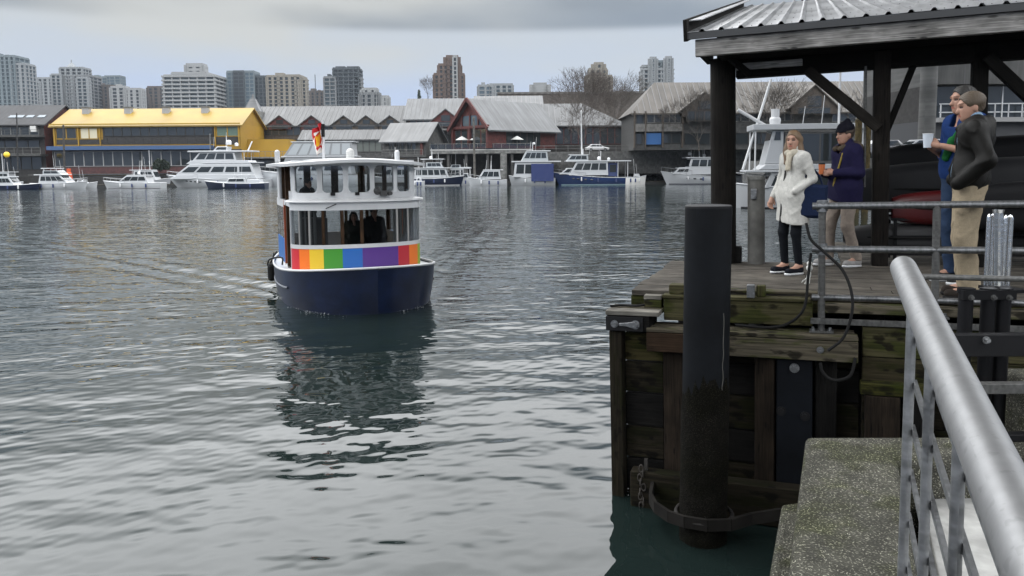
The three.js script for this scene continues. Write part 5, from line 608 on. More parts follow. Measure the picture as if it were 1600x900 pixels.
{ // safety rail along the dock edge
  const g = dockThing('dock_railing', 'galvanised pipe railing with three rails along the dock edge', 'railing', 1.65, -0.3, -0.15), L = 6.8;
  for (const [h, r] of [[1.108, 0.03], [0.732, 0.03], [0.307, 0.026]]) { pipeMesh('rail', M.galv, g, [0, h, 0], [L, h, 0], r, 14); if (h > 0.5) { const f = new B().cyl(r * 1.45, r * 1.45, 0.09, [0.08, h, 0], [0, 0, Math.PI / 2], 12).cyl(r * 1.35, r * 1.35, 0.1, [0.08, h, 0], null, 12).mesh('fitting', M.galv, g); } }
  [[0.08, -0.0], [0.96, 0.16], [2.4, 0.16], [3.9, 0.16], [5.4, 0.16], [6.7, 0.16]].forEach(([x, b]) => { pipeMesh('post', M.dullSteel, g, [x, b, 0], [x, 1.1, 0], 0.03, 12); const pl = new B().box(0.2, 0.014, 0.14, [x, b + 0.008, 0]).mesh('base_plate', M.dullSteel, g); for (const s of [-0.07, 0.07]) bolt(pl, [x + s, b + 0.022, 0.03], 0.014, M.galv, [0, 0, 0]); });
}
// ---------------------------------------------------------------- shelter roof on posts
{
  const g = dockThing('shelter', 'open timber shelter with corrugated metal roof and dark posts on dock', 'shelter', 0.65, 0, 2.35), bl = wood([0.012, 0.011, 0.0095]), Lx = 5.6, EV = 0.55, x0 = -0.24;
  // coordinates relative to the first post
  { const n = 18, rows = []; for (let j = 0; j <= 12; j++) { const row = []; for (let i = 0; i < n; i++) { const a = i / n * 6.2832, r = 0.145 + 0.008 * fbm(i * 0.7, j * 0.4, 64, 64, 3, 9); row.push([Math.cos(a) * r, lerp(-0.02, 2.46, j / 12), Math.sin(a) * r]); } rows.push(row); } new B().add(sheet(rows, true)).mesh('round_post', wood([0.02, 0.017, 0.014], { bumpScale: 0.01 }), g); }
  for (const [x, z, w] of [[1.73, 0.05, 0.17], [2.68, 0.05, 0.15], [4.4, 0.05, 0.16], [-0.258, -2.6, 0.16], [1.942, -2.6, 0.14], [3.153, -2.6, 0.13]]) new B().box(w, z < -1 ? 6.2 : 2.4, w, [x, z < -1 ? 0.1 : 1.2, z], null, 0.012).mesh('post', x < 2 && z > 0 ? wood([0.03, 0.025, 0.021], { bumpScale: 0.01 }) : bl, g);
  const tb = (n, m, x0, x1, y0, y1, z0, z1) => spanMesh(n, m, g, [x0, x1, y0, y1, z0, z1], 0.008);
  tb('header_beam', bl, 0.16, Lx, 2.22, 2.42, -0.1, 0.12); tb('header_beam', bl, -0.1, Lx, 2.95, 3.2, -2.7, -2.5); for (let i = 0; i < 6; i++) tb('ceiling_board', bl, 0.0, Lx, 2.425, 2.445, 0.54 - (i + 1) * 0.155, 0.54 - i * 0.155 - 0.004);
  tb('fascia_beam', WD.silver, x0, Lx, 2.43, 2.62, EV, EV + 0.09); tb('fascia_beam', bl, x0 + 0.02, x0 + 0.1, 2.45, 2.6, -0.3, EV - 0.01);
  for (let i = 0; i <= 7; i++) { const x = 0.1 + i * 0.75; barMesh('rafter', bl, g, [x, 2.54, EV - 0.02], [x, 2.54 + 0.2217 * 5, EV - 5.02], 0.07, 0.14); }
  const brace = (p, q, w = 0.1, m = bl) => barMesh('brace', m, g, p, q, w, w, 0.008);
  brace([0.95, 2.25, 0.14], [1.7, 1.55, 0.14], 0.11, wood([0.03, 0.026, 0.022])); brace([2.05, 2.24, 0.02], [1.78, 1.5, 0.02], 0.07); brace([2.72, 2.26, 0.14], [3.4, 1.5, 0.14], 0.12); brace([0.1, 2.44, 0.3], [0.32, 2.24, 0.16], 0.07); pipeMesh('conduit', M.dullSteel, g, [1.56, 0.9, 0.12], [1.56, 2.25, 0.12], 0.014);
  tb('soffit_board', WD.silver, 0.16, 0.9, 2.3, 2.38, 0.13, 0.16);
  // corrugated sheets with raised ribs
  const k = 0.2217, depth = 8.4, dir = V(0, k, -1).normalize(), pm = std([0.5, 0.51, 0.525], 0.45, { metalness: 0.25, map: TX.streak }), P = (x, s, up = 0) => [x, 2.7 + s * k + up, EV + 0.14 - s];
  for (let i = 0; i < 7; i++) { const xa = x0 - 0.08 + i * 0.84, prof = []; for (let q = 0; q < 4; q++) { const b = xa + q * 0.21; prof.push([b, 0], [b + 0.13, 0], [b + 0.15, 0.028], [b + 0.175, 0.028], [b + 0.195, 0]); } prof.push([xa + 0.838, 0]); const A = prof.map(p => P(p[0], 0, p[1])), C = prof.map(p => P(p[0], depth, p[1])), A2 = A.map(p => [p[0], p[1] - 0.004, p[2]]); new B().add(sheet([A, C])).add(sheet([A2, A])).mesh('roof_sheet', pm, g); const sc = new B(); for (let q = 0; q < 4; q++) for (const s of [0.12, 1.1, 2.2, 3.4]) sc.cyl(0.006, 0.006, 0.006, P(xa + q * 0.21 + 0.06, s, 0.003), null, 6); stuff(sc.mesh('screw_heads', M.dullSteel, g)); }
  tb('roof_deck', bl, x0 - 0.04, Lx, 2.655, 2.69, EV - 0.1, EV + 0.1); barMesh('drip_board', std([0.05, 0.052, 0.055], 0.7), g, [x0 - 0.08, 2.655, EV + 0.125], [Lx, 2.655, EV + 0.125], 0.03, 0.07);
  { const a = P(x0, 0.2, -0.02), c = P(x0, depth, -0.02), b = new B(); b.add(sheet([[a, c], [P(Lx, 0.2, -0.02), P(Lx, depth, -0.02)]])); b.mesh('roof_boards', bl, g); }
  barMesh('barge_board', wood([0.03, 0.028, 0.026]), g, P(x0 - 0.1, -0.03, 0.02), P(x0 - 0.1, depth, 0.02), 0.04, 0.24); barMesh('ridge_flashing', pm, g, P(x0 - 0.02, 0.15, 0.12), P(x0 - 0.02, depth, 0.12), 0.16, 0.012);
}
{ // pipe bollard at the back edge
  const g = dockThing('pipe_bollard', 'grey pipe bollard with flat cap and small box behind woman in white coat', 'bollard', 1.035, 0, 2.33); new B().cyl(0.1, 0.1, 1.9, [0, 0.07, 0], null, 24).mesh('pipe', std([0.17, 0.165, 0.15], 0.6, { map: TX.grime, metalness: 0.2 }), g); new B().cyl(0.104, 0.108, 0.04, [0, 1.03, 0], null, 24).mesh('cap', std([0.24, 0.24, 0.22], 0.6, { map: TX.grime }), g); new B().box(0.07, 0.13, 0.05, [-0.02, 0.84, 0.1], null, 0.01).mesh('lock_box', M.galv, g);
  const b = dockThing('timber_block', 'short dark timber block on the dock back edge', 'block', 0.72, 0, 2.38); spanMesh('block', WD.black, b, [-0.14, 0.14, 0, 0.2, -0.08, 0.08], 0.01); spanMesh('strap', M.dullSteel, b, [-0.02, 0.02, 0.0, 0.205, -0.085, 0.085]);
}
{ // hoses hung on the rail
  const h = thing('black_hose', 'black rubber hose looped over end of dock railing', 'hose'), pts = (a) => a.map(p => DK(...p)); new B().tube(pts([[1.78, -0.42, -0.36], [1.9, -0.3, -0.36], [1.97, 0.0, -0.34], [1.9, 0.25, -0.26], [1.74, 0.42, -0.22], [1.64, 0.52, -0.2], [1.6, 0.66, -0.17]]), 0.013, 60, 8).mesh('loop', M.rubber, h); new B().tube(pts([[1.64, 0.4, -0.2], [1.62, 0.2, -0.2], [1.58, -0.1, -0.22], [1.45, -0.24, -0.16], [1.3, -0.28, -0.16], [1.0, -0.27, -0.16]]), 0.013, 50, 8).mesh('loop', M.rubber, h); new B().tube(pts([[2.0, -0.48, -0.31], [1.95, -0.64, -0.33], [1.82, -0.68, -0.33], [1.74, -0.62, -0.32], [1.72, -0.54, -0.31]]), 0.014, 40, 8).mesh('loop', M.rubber, h);
  const k = thing('rope_tassel', 'frayed white rope end tied to dock railing', 'rope'), kb = new B(), kr = rng(4); kb.ball(0.03, DK(1.63, 0.26, -0.12)).ball(0.024, DK(1.63, 0.3, -0.13)); for (let i = 0; i < 12; i++) kb.tube(pts([[1.63, 0.26, -0.12], [1.62 + (kr() - 0.5) * 0.04, 0.19, -0.12], [1.6 + (kr() - 0.5) * 0.07, 0.11 + kr() * 0.04, -0.12 + (kr() - 0.5) * 0.03]]), 0.004, 8, 4); kb.mesh('strands', std([0.55, 0.55, 0.52], 0.9), k);
}
{ // covered boats and racks behind the shelter post
  const blk = phys([0.006, 0.006, 0.007], 0.6, { specularIntensity: 0.4 }), ch = phys([0.016, 0.0165, 0.018], 0.6, { specularIntensity: 0.4 });
  const pod = (name, label, cat, u, h, v, L, hgt, dep, mat, turn = 0.05) => { const g = dockThing(name, label, cat, u, h, v, turn), rows = []; for (let i = 0; i <= 24; i++) { const t = i / 24, e = Math.pow(Math.sin(Math.PI * clamp(t * 0.96 + 0.02)), 0.2), row = []; for (let k = 0; k < 20; k++) { const a = k / 20 * 6.2832, c = Math.cos(a), s = Math.sin(a); row.push([t * L, hgt / 2 + Math.sign(s) * Math.pow(Math.abs(s), 0.55) * hgt / 2 * e, Math.sign(c) * Math.pow(Math.abs(c), 0.6) * dep / 2 * e]); } rows.push(row); } new B().add(sheet(rows, true)).mesh('hull', mat, g); new B().tube([[0.06, hgt * 0.52, dep / 2 * 0.5], [L * 0.2, hgt * 0.5, dep / 2 * 1.01], [L * 0.8, hgt * 0.5, dep / 2 * 1.01], [L - 0.06, hgt * 0.52, dep / 2 * 0.5]], 0.012, 30).mesh('seam', M.rubber, g); return g; };
  pod('covered_canoe', 'dark grey covered canoe hull lying behind shelter post', 'canoe', 2.08, 0.5, 3.0, 4.6, 0.7, 0.7, ch);
  pod('covered_canoe', 'black covered canoe on the upper rack behind man in dark jacket', 'canoe', 2.5, 0.82, 3.9, 5.4, 0.66, 0.7, blk, -0.02);
  pod('red_kayak', 'red kayak hull resting under the black canoe', 'kayak', 2.52, 0.42, 2.5, 2.3, 0.44, 0.3, phys([0.065, 0.004, 0.005], 0.4, { clearcoat: 0.3 }), 0.02);
  pod('covered_canoe', 'low charcoal canoe on the bottom rack beside shelter post', 'canoe', 2.02, 0.16, 2.62, 2.2, 0.3, 0.5, std([0.03, 0.03, 0.031], 0.65));
  pod('covered_canoe', 'black tarp covered canoe in front of the red kayak end', 'canoe', 3.05, 0.36, 2.2, 3.4, 0.6, 0.34, blk, 0.02);
  for (const [u, l] of [[2.55, 'black steel storage rack beside red kayak'], [3.5, 'black steel storage rack behind the men'], [4.6, 'black steel storage rack at dock end']]) { const g = dockThing('storage_rack', l, 'rack', u, 0, 2.42); for (const x of [0, 0.7]) for (const z of [0, -0.7]) barMesh('upright', blk, g, [x, 0, z], [x, 0.52, z], 0.035, 0.035); for (const y of [0.12, 0.32, 0.52]) for (const z of [0, -0.7]) barMesh('bar', blk, g, [-0.05, y, z], [0.75, y, z], 0.035, 0.03); for (const x of [0, 0.7]) for (const y of [0.12, 0.5]) barMesh('bar', blk, g, [x, y, 0], [x, y, -0.7], 0.03, 0.03); for (let q = 0; q < 4; q++) spanMesh('shelf_board', std([0.025, 0.025, 0.025], 0.7), g, [0.02, 0.68, 0.335, 0.35, -0.66 + q * 0.17, -0.52 + q * 0.17]); }
}
// ---------------------------------------------------------------- concrete edge, walkway, handrail, gate on the near right
const LD = V(Math.sin(0.4067), 0, -Math.cos(0.4067)), LN = V(Math.cos(0.4067), 0, Math.sin(0.4067)); // away, right
{
  const agg = phys([0.66, 0.66, 0.61], 0.92, { specularIntensity: 0.4, map: TX.agg, bumpMap: TX.aggH, bumpScale: 0.01 });
  const slab = (name, pts, y0, y1, bev, mat, par) => { const s = new THREE.Shape(pts.map(p => new THREE.Vector2(p[0], -p[1]))); const g = new THREE.ExtrudeGeometry(s, { depth: y1 - y0 - 2 * bev, bevelEnabled: true, bevelSize: bev, bevelThickness: bev, bevelOffset: -bev, bevelSegments: 4 }); g.rotateX(-Math.PI / 2); g.translate(0, y0 + bev, 0); return new B().add(g).mesh(name, mat, par); };
  const k = thing('concrete_curb', 'rough exposed aggregate concrete quay edge with green moss and a lower step', 'curb', [0, 0, 0]);
  slab('upper_block', [[1.52, -3.88], [2.3, -3.87], [2.3, -3.56], [1.84, -3.55], [-0.13, 1.0], [-0.56, 1.0]], -1.5, 1.8, 0.045, agg, k);
  slab('lower_step', [[1.275, -3.52], [1.39, -3.54], [-0.54, 1.0], [-0.66, 1.0]], -1.5, 1.6, 0.03, agg, k);
  const w = structure(slab('walkway', [[1.98, -3.6], [2.32, -3.6], [2.32, -3.9], [6, -3.9], [6, 2.5], [-0.7, 2.5]].map(p => [p[0] + 0.0, p[1]]), 0.6, 1.6, 0.01, std([0.5, 0.5, 0.48], 0.9, { map: TX.grime, bumpMap: TX.fine, bumpScale: 0.002 }))); w.userData.label = 'pale concrete walkway beside the handrail';
  const ab = thing('concrete_abutment', 'rough concrete abutment behind black gate posts', 'abutment', [0, 0, 0]); slab('block', [[3.05, -4.75], [6, -4.75], [6, -3.95], [3.05, -3.95]], -1.5, 1.92, 0.03, agg, ab); slab('foot', [[2.95, -4.6], [3.04, -4.6], [3.04, -3.95], [2.95, -3.95]], -1.5, 1.6, 0.02, agg, ab);
}
{ // handrail: thick tube, thin rails, round posts
  const A = V(0.9888, 2.9447, -1.9307), d = V(-0.374, -0.0774, 0.9194).normalize(), P = (s, y = 0) => A.clone().add(d.clone().multiplyScalar(s)).add(V(0, y, 0)), g = thing('handrail', 'thick dented aluminium handrail with thin lower rails and round posts', 'handrail', [0, 0, 0]);
  const L = 3.1, R0 = 0.0305, up = V(0, 1, 0), side = V().crossVectors(d, up).normalize(), nn = V().crossVectors(side, d), rows = [], uvs = []; for (let j = 0; j <= 260; j++) { const s = j / 260 * L, row = []; const e = s < 0.03 ? Math.sqrt(Math.max(0.0, 1 - ((0.03 - s) / 0.03) ** 2)) : 1; for (let i = 0; i < 40; i++) { const a = i / 40 * 6.2832, c = P(s), topness = sstep(0.35, 0.95, Math.sin(a)); const bumpy = (fbm(s * 60, i * 0.2, 4096, 64, 3, 5) - 0.5) * 0.0009 * topness, r = (R0 + bumpy) * e; row.push([c.x + (side.x * Math.cos(a) + nn.x * Math.sin(a)) * r, c.y + (side.y * Math.cos(a) + nn.y * Math.sin(a)) * r, c.z + (side.z * Math.cos(a) + nn.z * Math.sin(a)) * r]); } rows.push(row); }
  new B().add(sheet(rows, true)).mesh('top_tube', M.alu, g);
  const pm = std([0.42, 0.43, 0.44], 0.42, { metalness: 0.8, map: TX.alu });
  for (let i = 0; i < 8; i++) { const s = 0.26 + i * 0.34; pipeMesh('post', pm, g, P(s, -0.02), P(s + 0.09, -1.33 + s * 0.077), i === 0 ? 0.011 : 0.0095, 12); }
  for (let q = 0; q < 8; q++) { const y = -0.11 - q * 0.103; barMesh('lower_rail', pm, g, P(0.26, y).add(LN.clone().multiplyScalar(0.012)), P(2.4, y).add(LN.clone().multiplyScalar(0.012)), 0.008, 0.016); }
}
{ // gate frame with black pipes and bright hoops
  const g = thing('gangway_gate', 'black steel gangway gate frame with three pipe guides beside handrail', 'gate', [0, 0, 0]), bk = phys([0.006, 0.006, 0.007], 0.5, { specularIntensity: 0.35 }), D = 4.6;
  pipeMesh('top_rail', M.dullSteel, g, at(1430, 432, 4.4), at(1760, 440, 4.4), 0.017, 12);
  const bm = (y0, y1, d, m, x0 = 1452) => { const a = at(x0, y0, d), b = at(1780, y1, d), w = spanMesh('cross_beam', m, g, [a.x, b.x, b.y, a.y, -d, -d + 0.06], 0.006); return w; }; const c1 = bm(520, 552, 4.3, bk); bolt(c1, [at(1540, 531, 4.24).x, at(1540, 531, 4.24).y, -4.235], 0.014); bm(596, 610, 4.3, M.dullSteel, 1470); bm(674, 684, 4.2, bk, 1500);
  for (const px of [1510, 1545, 1569]) { const p = at(px, 455, D), top = p.y; const t = pipeMesh('guide_pipe', bk, g, [p.x, -1, -D], [p.x, top, -D], 0.041, 18); new B().cyl(0.05, 0.05, 0.03, [p.x, top + 0.005, -D], null, 18).mesh('collar', bk, t); bolt(t, [p.x, top - 0.03, -D + 0.045], 0.012, M.dullSteel); }
  { const a = at(1498, 452, D), b = at(1580, 466, D); spanMesh('bracket', bk, g, [a.x, b.x, b.y, a.y, -D + 0.02, -D + 0.05]); }
  const h = thing('chrome_hoops', 'group of bright galvanised pipe ends standing behind dark gate rail', 'pipe rack', [0, 0, 0]), Z = 4.72;
  const hoopT = (px0, px1, py0, py1, r, z) => { const a = at(px0, py1, z), b = at(px1, py1, z), t = at((px0 + px1) / 2, py0, z), rad = (b.x - a.x) / 2, pts = [V(a.x, a.y, -z)]; for (let i = 0; i <= 10; i++) { const an = Math.PI - i / 10 * Math.PI; pts.push(V((a.x + b.x) / 2 + Math.cos(an) * rad, t.y - rad + Math.sin(an) * rad, -z)); } pts.push(V(b.x, b.y, -z)); new B().tube(pts, r, 80, 12).mesh('hoop', M.chrome, h); };
  hoopT(1540, 1547, 336, 446, 0.013, Z); hoopT(1566, 1574, 338, 446, 0.014, Z); const p0 = at(1559, 446, Z - 0.1), p1 = at(1560, 330, Z - 0.1); pipeMesh('cone_pipe', M.chrome, h, p0, p1, 0.026, 18); new B().cyl(0.033, 0.029, 0.02, p1, null, 18).mesh('flared_end', M.chrome, h); for (const px of [1552, 1566]) pipeMesh('strut', M.chrome, h, at(px, 446, Z), at(px, 380, Z), 0.009, 8);
  spanMesh('foot_plate', bk, h, [at(1536, 450, Z).x, at(1578, 450, Z).x, at(1550, 452, Z).y, at(1550, 447, Z).y, -Z - 0.05, -Z + 0.16]);
}

// ---------------------------------------------------------------- people: bodies from joined tapered limbs, clothes as looser layers over them
function nets(f, lo, hi, c) { // surface of a distance field
  const n = [0, 1, 2].map(i => Math.ceil((hi[i] - lo[i]) / c) + 1), [nx, ny, nz] = n, val = new Float32Array(nx * ny * nz), id = new Int32Array(nx * ny * nz).fill(-1), pos = [], idx = [], I = (i, j, k) => (k * ny + j) * nx + i;
  for (let k = 0; k < nz; k++) for (let j = 0; j < ny; j++) for (let i = 0; i < nx; i++) val[I(i, j, k)] = f(lo[0] + i * c, lo[1] + j * c, lo[2] + k * c);
  const E = [[0, 1], [0, 2], [0, 4], [1, 3], [1, 5], [2, 3], [2, 6], [3, 7], [4, 5], [4, 6], [5, 7], [6, 7]];
  for (let k = 0; k < nz - 1; k++) for (let j = 0; j < ny - 1; j++) for (let i = 0; i < nx - 1; i++) {
    const v = []; let m = 0; for (let q = 0; q < 8; q++) { v[q] = val[I(i + (q & 1), j + (q >> 1 & 1), k + (q >> 2))]; if (v[q] < 0) m++; } if (m === 0 || m === 8) continue;
    let x = 0, y = 0, z = 0, s = 0; for (const [a, b] of E) if ((v[a] < 0) !== (v[b] < 0)) { const t = v[a] / (v[a] - v[b]); x += lerp(a & 1, b & 1, t); y += lerp(a >> 1 & 1, b >> 1 & 1, t); z += lerp(a >> 2, b >> 2, t); s++; }
    id[I(i, j, k)] = pos.length / 3; pos.push(lo[0] + (i + x / s) * c, lo[1] + (j + y / s) * c, lo[2] + (k + z / s) * c);
  }
  const quad = (a, b, d, e, flip) => { if (a < 0 || b < 0 || d < 0 || e < 0) return; if (flip) idx.push(a, d, b, a, e, d); else idx.push(a, b, d, a, d, e); };
  for (let k = 1; k < nz - 1; k++) for (let j = 1; j < ny - 1; j++) for (let i = 1; i < nx - 1; i++) {
    const a = val[I(i, j, k)] < 0;
    if (a !== (val[I(i + 1, j, k)] < 0)) quad(id[I(i, j - 1, k - 1)], id[I(i, j, k - 1)], id[I(i, j, k)], id[I(i, j - 1, k)], !a);
    if (a !== (val[I(i, j + 1, k)] < 0)) quad(id[I(i - 1, j, k - 1)], id[I(i - 1, j, k)], id[I(i, j, k)], id[I(i, j, k - 1)], !a);
    if (a !== (val[I(i, j, k + 1)] < 0)) quad(id[I(i - 1, j - 1, k)], id[I(i, j - 1, k)], id[I(i, j, k)], id[I(i - 1, j, k)], !a);
  }
  const g = new THREE.BufferGeometry(); g.setAttribute('position', new THREE.Float32BufferAttribute(pos, 3)); g.setIndex(idx); g.computeVertexNormals(); return g;
}
const smin = (a, b, k) => { const h = Math.max(0, k - Math.abs(a - b)) / k; return Math.min(a, b) - h * h * k * 0.25; };
const cap = (a, b, r0, r1 = r0) => { const bx = b[0] - a[0], by = b[1] - a[1], bz = b[2] - a[2], l = bx * bx + by * by + bz * bz || 1e-9; const f = (x, y, z) => { const px = x - a[0], py = y - a[1], pz = z - a[2], t = clamp((px * bx + py * by + pz * bz) / l); return Math.hypot(px - bx * t, py - by * t, pz - bz * t) - lerp(r0, r1, t); }; f.box = [0, 1, 2].map(i => [Math.min(a[i] - r0, b[i] - r1), Math.max(a[i] + r0, b[i] + r1)]); return f; };
const ell = (c, r) => { const m = Math.min(...r), f = (x, y, z) => (Math.hypot((x - c[0]) / r[0], (y - c[1]) / r[1], (z - c[2]) / r[2]) - 1) * m; f.box = [0, 1, 2].map(i => [c[i] - r[i], c[i] + r[i]]); return f; };
function union(list, k) { const f = (x, y, z) => { let d = list[0](x, y, z); for (let i = 1; i < list.length; i++) d = smin(d, list[i](x, y, z), k); return d; }; f.box = [0, 1, 2].map(i => [Math.min(...list.map(q => q.box[i][0])), Math.max(...list.map(q => q.box[i][1]))]); return f; }
const shell = (f, cell, mod) => { const g = mod ? (x, y, z) => mod(f(x, y, z), x, y, z) : f, p = 0.03; return nets(g, f.box.map(b => b[0] - p), f.box.map(b => b[1] + p), cell); };
const fold = (x, y, z, a, s) => { const r = 1 - Math.abs(Math.sin(y * 15 + Math.sin(x * 9 + s) * 2 + z * 13 + x * 11)); return -a * 0.8 * r * r * r * (0.4 + 0.6 * Math.sin(x * 13 + y * 4 + s * 3) ** 2); };
const skinTone = std([0.36, 0.2, 0.14], 0.6, { vertexColors: true });
function person(o) {
  const t = thing('person', o.label, 'person', o.pos, o.turn ?? 0); if (o.quat) t.quaternion.copy(o.quat); const K = o.h / 1.72, q = o.coarse ? 1.7 : 1; t.scale.setScalar(K);
  const J = { pelvis: [0, 0.95, 0], waist: [0, 1.08, 0], chest: [0, 1.27, 0], neck: [0, 1.44, -0.01], sh: [[0.175, 1.4, -0.01], [-0.175, 1.4, -0.01]], el: [[0.235, 1.13, -0.05], [-0.235, 1.13, -0.05]], wr: [[0.24, 0.89, 0.05], [-0.24, 0.89, 0.05]], hip: [[0.09, 0.92, 0], [-0.09, 0.92, 0]], kn: [[0.1, 0.5, 0.02], [-0.1, 0.5, 0.02]], an: [[0.105, 0.09, -0.03], [-0.105, 0.09, -0.03]], toe: [[0.12, 0.035, 0.13], [-0.12, 0.035, 0.13]], ...o.J };
  const HC = [0, 1.595, 0.02], hy = o.headYaw ?? 0, hp = o.headPitch ?? 0, hm = new THREE.Matrix4().makeTranslation(...HC).multiply(new THREE.Matrix4().makeRotationFromEuler(new THREE.Euler(hp, hy, 0, 'YXZ')));
  // body
  const parts = [cap([-0.06, 0.97, 0], [0.06, 0.97, 0], 0.1), cap([-0.05, 1.12, 0], [0.05, 1.12, 0], 0.08), cap([-0.07, 1.3, -0.01], [0.07, 1.3, -0.01], 0.08), cap([0, 1.36, 0], [HC[0], 1.52, 0.0], 0.062, 0.052)];
  for (const s of [0, 1]) parts.push(cap(J.sh[s], J.el[s], 0.046, 0.04), cap(J.el[s], J.wr[s], 0.04, 0.027), cap(J.hip[s], J.kn[s], 0.066, 0.046), cap(J.kn[s], J.an[s], 0.046, 0.034), cap(J.an[s], [J.toe[s][0], 0.05, J.toe[s][2] - 0.02], 0.036, 0.03));
  const bodyG = shell(union(parts, 0.05), 0.016 * q);
  // head with jaw, nose, ears, sockets
  const hl = union([ell([0, 0.02, -0.012], [0.074, 0.098, 0.094]), ell([0, -0.045, 0.028], [0.056, 0.066, 0.062]), ell([0, -0.092, 0.055], [0.03, 0.022, 0.024])], 0.04), nose = cap([0, 0.006, 0.088], [0, -0.028, 0.106], 0.008, 0.013), ears = [0, 1].map(s => ell([s ? -0.074 : 0.074, -0.015, -0.01], [0.01, 0.03, 0.018])), lips = cap([-0.016, -0.06, 0.086], [0.016, -0.06, 0.086], 0.007), brow = cap([-0.035, 0.03, 0.076], [0.035, 0.03, 0.076], 0.012), sock = [-0.03, 0.03].map(x => ell([x, 0.006, 0.098], [0.017, 0.012, 0.02]));
  const hf = (x, y, z) => { let d = smin(smin(smin(hl(x, y, z), nose(x, y, z), 0.014), brow(x, y, z), 0.02), lips(x, y, z), 0.008); for (const e of ears) d = smin(d, e(x, y, z), 0.012); for (const e of sock) d = -smin(-d, e(x, y, z), 0.012); return d; };
  const headG = nets(hf, [-0.1, -0.14, -0.13], [0.1, 0.14, 0.14], 0.006 * q); { const p = headG.attributes.position, c = new Float32Array(p.count * 3); for (let i = 0; i < p.count; i++) { const x = p.getX(i), y = p.getY(i), z = p.getZ(i); let k = [1, 1, 1]; if (z > 0.06 && Math.abs(Math.abs(x) - 0.03) < 0.014 && Math.abs(y - 0.006) < 0.007) k = [0.12, 0.13, 0.15]; else if (z > 0.06 && Math.abs(Math.abs(x) - 0.031) < 0.019 && Math.abs(y - 0.034) < 0.006) k = [0.35, 0.3, 0.26]; else if (z > 0.07 && Math.abs(x) < 0.022 && Math.abs(y + 0.06) < 0.008) k = [0.9, 0.5, 0.5]; c.set(k, i * 3); } headG.setAttribute('color', new THREE.BufferAttribute(c, 3)); headG.applyMatrix4(hm); }
  const skin = new B().add(bodyG).add(headG);
  // hands: palm, four fingers, thumb; dir = finger direction, nrm = palm normal, curl in radians
  (o.hands ?? []).forEach(h => {
    if (!h) return; const d = V(...h.dir).normalize(), nr = V(...h.nrm).normalize(), sd = V().crossVectors(d, nr).normalize().multiplyScalar(h.side ?? 1), w = V(...h.at), P = v => [v.x, v.y, v.z], lst = [cap(P(w), P(w.clone().addScaledVector(d, 0.07)), 0.026, 0.03), cap(P(w.clone().addScaledVector(d, 0.075).addScaledVector(sd, -0.022)), P(w.clone().addScaledVector(d, 0.08).addScaledVector(sd, 0.024)), 0.015)];
    for (let k = 0; k < 4; k++) { let p = w.clone().addScaledVector(d, 0.082).addScaledVector(sd, (k - 1.5) * 0.019), ang = 0; const ln = [0.033, 0.036, 0.034, 0.027][k]; for (let m = 0; m < 3; m++) { ang += h.curl * [0.8, 1, 0.8][m]; const e = p.clone().addScaledVector(d, ln * (1 - m * 0.2) * Math.cos(ang)).addScaledVector(nr, ln * (1 - m * 0.2) * Math.sin(ang)); lst.push(cap(P(p), P(e), 0.0095 - m * 0.0008, 0.0088 - m * 0.0008)); p = e; } }
    const tb = w.clone().addScaledVector(d, 0.025).addScaledVector(sd, -0.026), t1 = tb.clone().addScaledVector(d, 0.03).addScaledVector(sd, -0.018).addScaledVector(nr, 0.012), t2 = t1.clone().addScaledVector(d, 0.026).addScaledVector(nr, 0.016); lst.push(cap(P(tb), P(t1), 0.013, 0.011), cap(P(t1), P(t2), 0.011, 0.009)); skin.add(shell(union(lst, 0.008), 0.005 * q));
  });
  const bm = skin.mesh('body', o.skin ?? skinTone, t);
  // clothes
  const torso = (g, lo, o2 = {}) => {
    const l = [cap([-0.085, 1.32, -0.015], [0.085, 1.32, -0.015], 0.108 + g), cap([-0.07, 1.12, 0], [0.07, 1.12, 0], 0.112 + g + (o2.belly ?? 0)), cap([-0.075, 0.98, 0], [0.075, 0.98, 0], 0.122 + g)];
    if (lo < 0.85) l.push(cap([-0.085, 0.9, 0], [-0.09, lo, 0], 0.126 + g, 0.136 + g), cap([0.085, 0.9, 0], [0.09, lo, 0], 0.126 + g, 0.136 + g));
    for (const c of [1, -1]) l.push(cap([0.07 * c, 1.42, -0.012], [0.15 * c, 1.4, -0.012], 0.06 + g)); const core = union(l, 0.12), arms = [];
    for (const s of [0, 1]) { arms.push(cap(J.sh[s], J.el[s], 0.062 + g, 0.052 + g)); if (o2.sleeves !== 0) arms.push(cap(J.el[s], J.wr[s], 0.052 + g, 0.042 + g)); } return [core, ...arms];
  };
  for (const c of o.clothes) {
    let g; if (c.type === 'jacket') { const l = torso(c.g ?? 0.004, c.hem, c); if (c.collar) l.push(cap([0, 1.44, -0.015], [0, 1.47 + c.collar, -0.005], 0.082, 0.078)); if (c.hood) l.push(union([ell([0, 1.42, -0.1], [0.12, 0.1, 0.06]), ell([0, 1.35, -0.12], [0.09, 0.09, 0.045]), cap([-0.085, 1.47, -0.03], [0.085, 1.47, -0.03], 0.045), cap([0.085, 1.47, -0.02], [0.06, 1.42, 0.08], 0.032), cap([-0.085, 1.47, -0.02], [-0.06, 1.42, 0.08], 0.032)], 0.05)); const op = c.open; g = shell(union(l, 0.028), 0.011 * q, (d, x, y, z) => { d += fold(x, y, z, c.fold ?? 0.007, c.seed ?? 0); d = Math.max(d, c.hem - y - 0.02 * Math.sin(x * 9)); if (c.collar || c.hood) d = -smin(-d, Math.hypot(x, z - 0.03) - 0.056 - Math.max(0, 1.47 - y) * 0.2 + (y < 1.36 ? 1 : 0), 0.02); if (op) d = Math.max(d, Math.min(z - 0.02, op - Math.abs(x)) - Math.max(0, 0.0)); return d; }); }
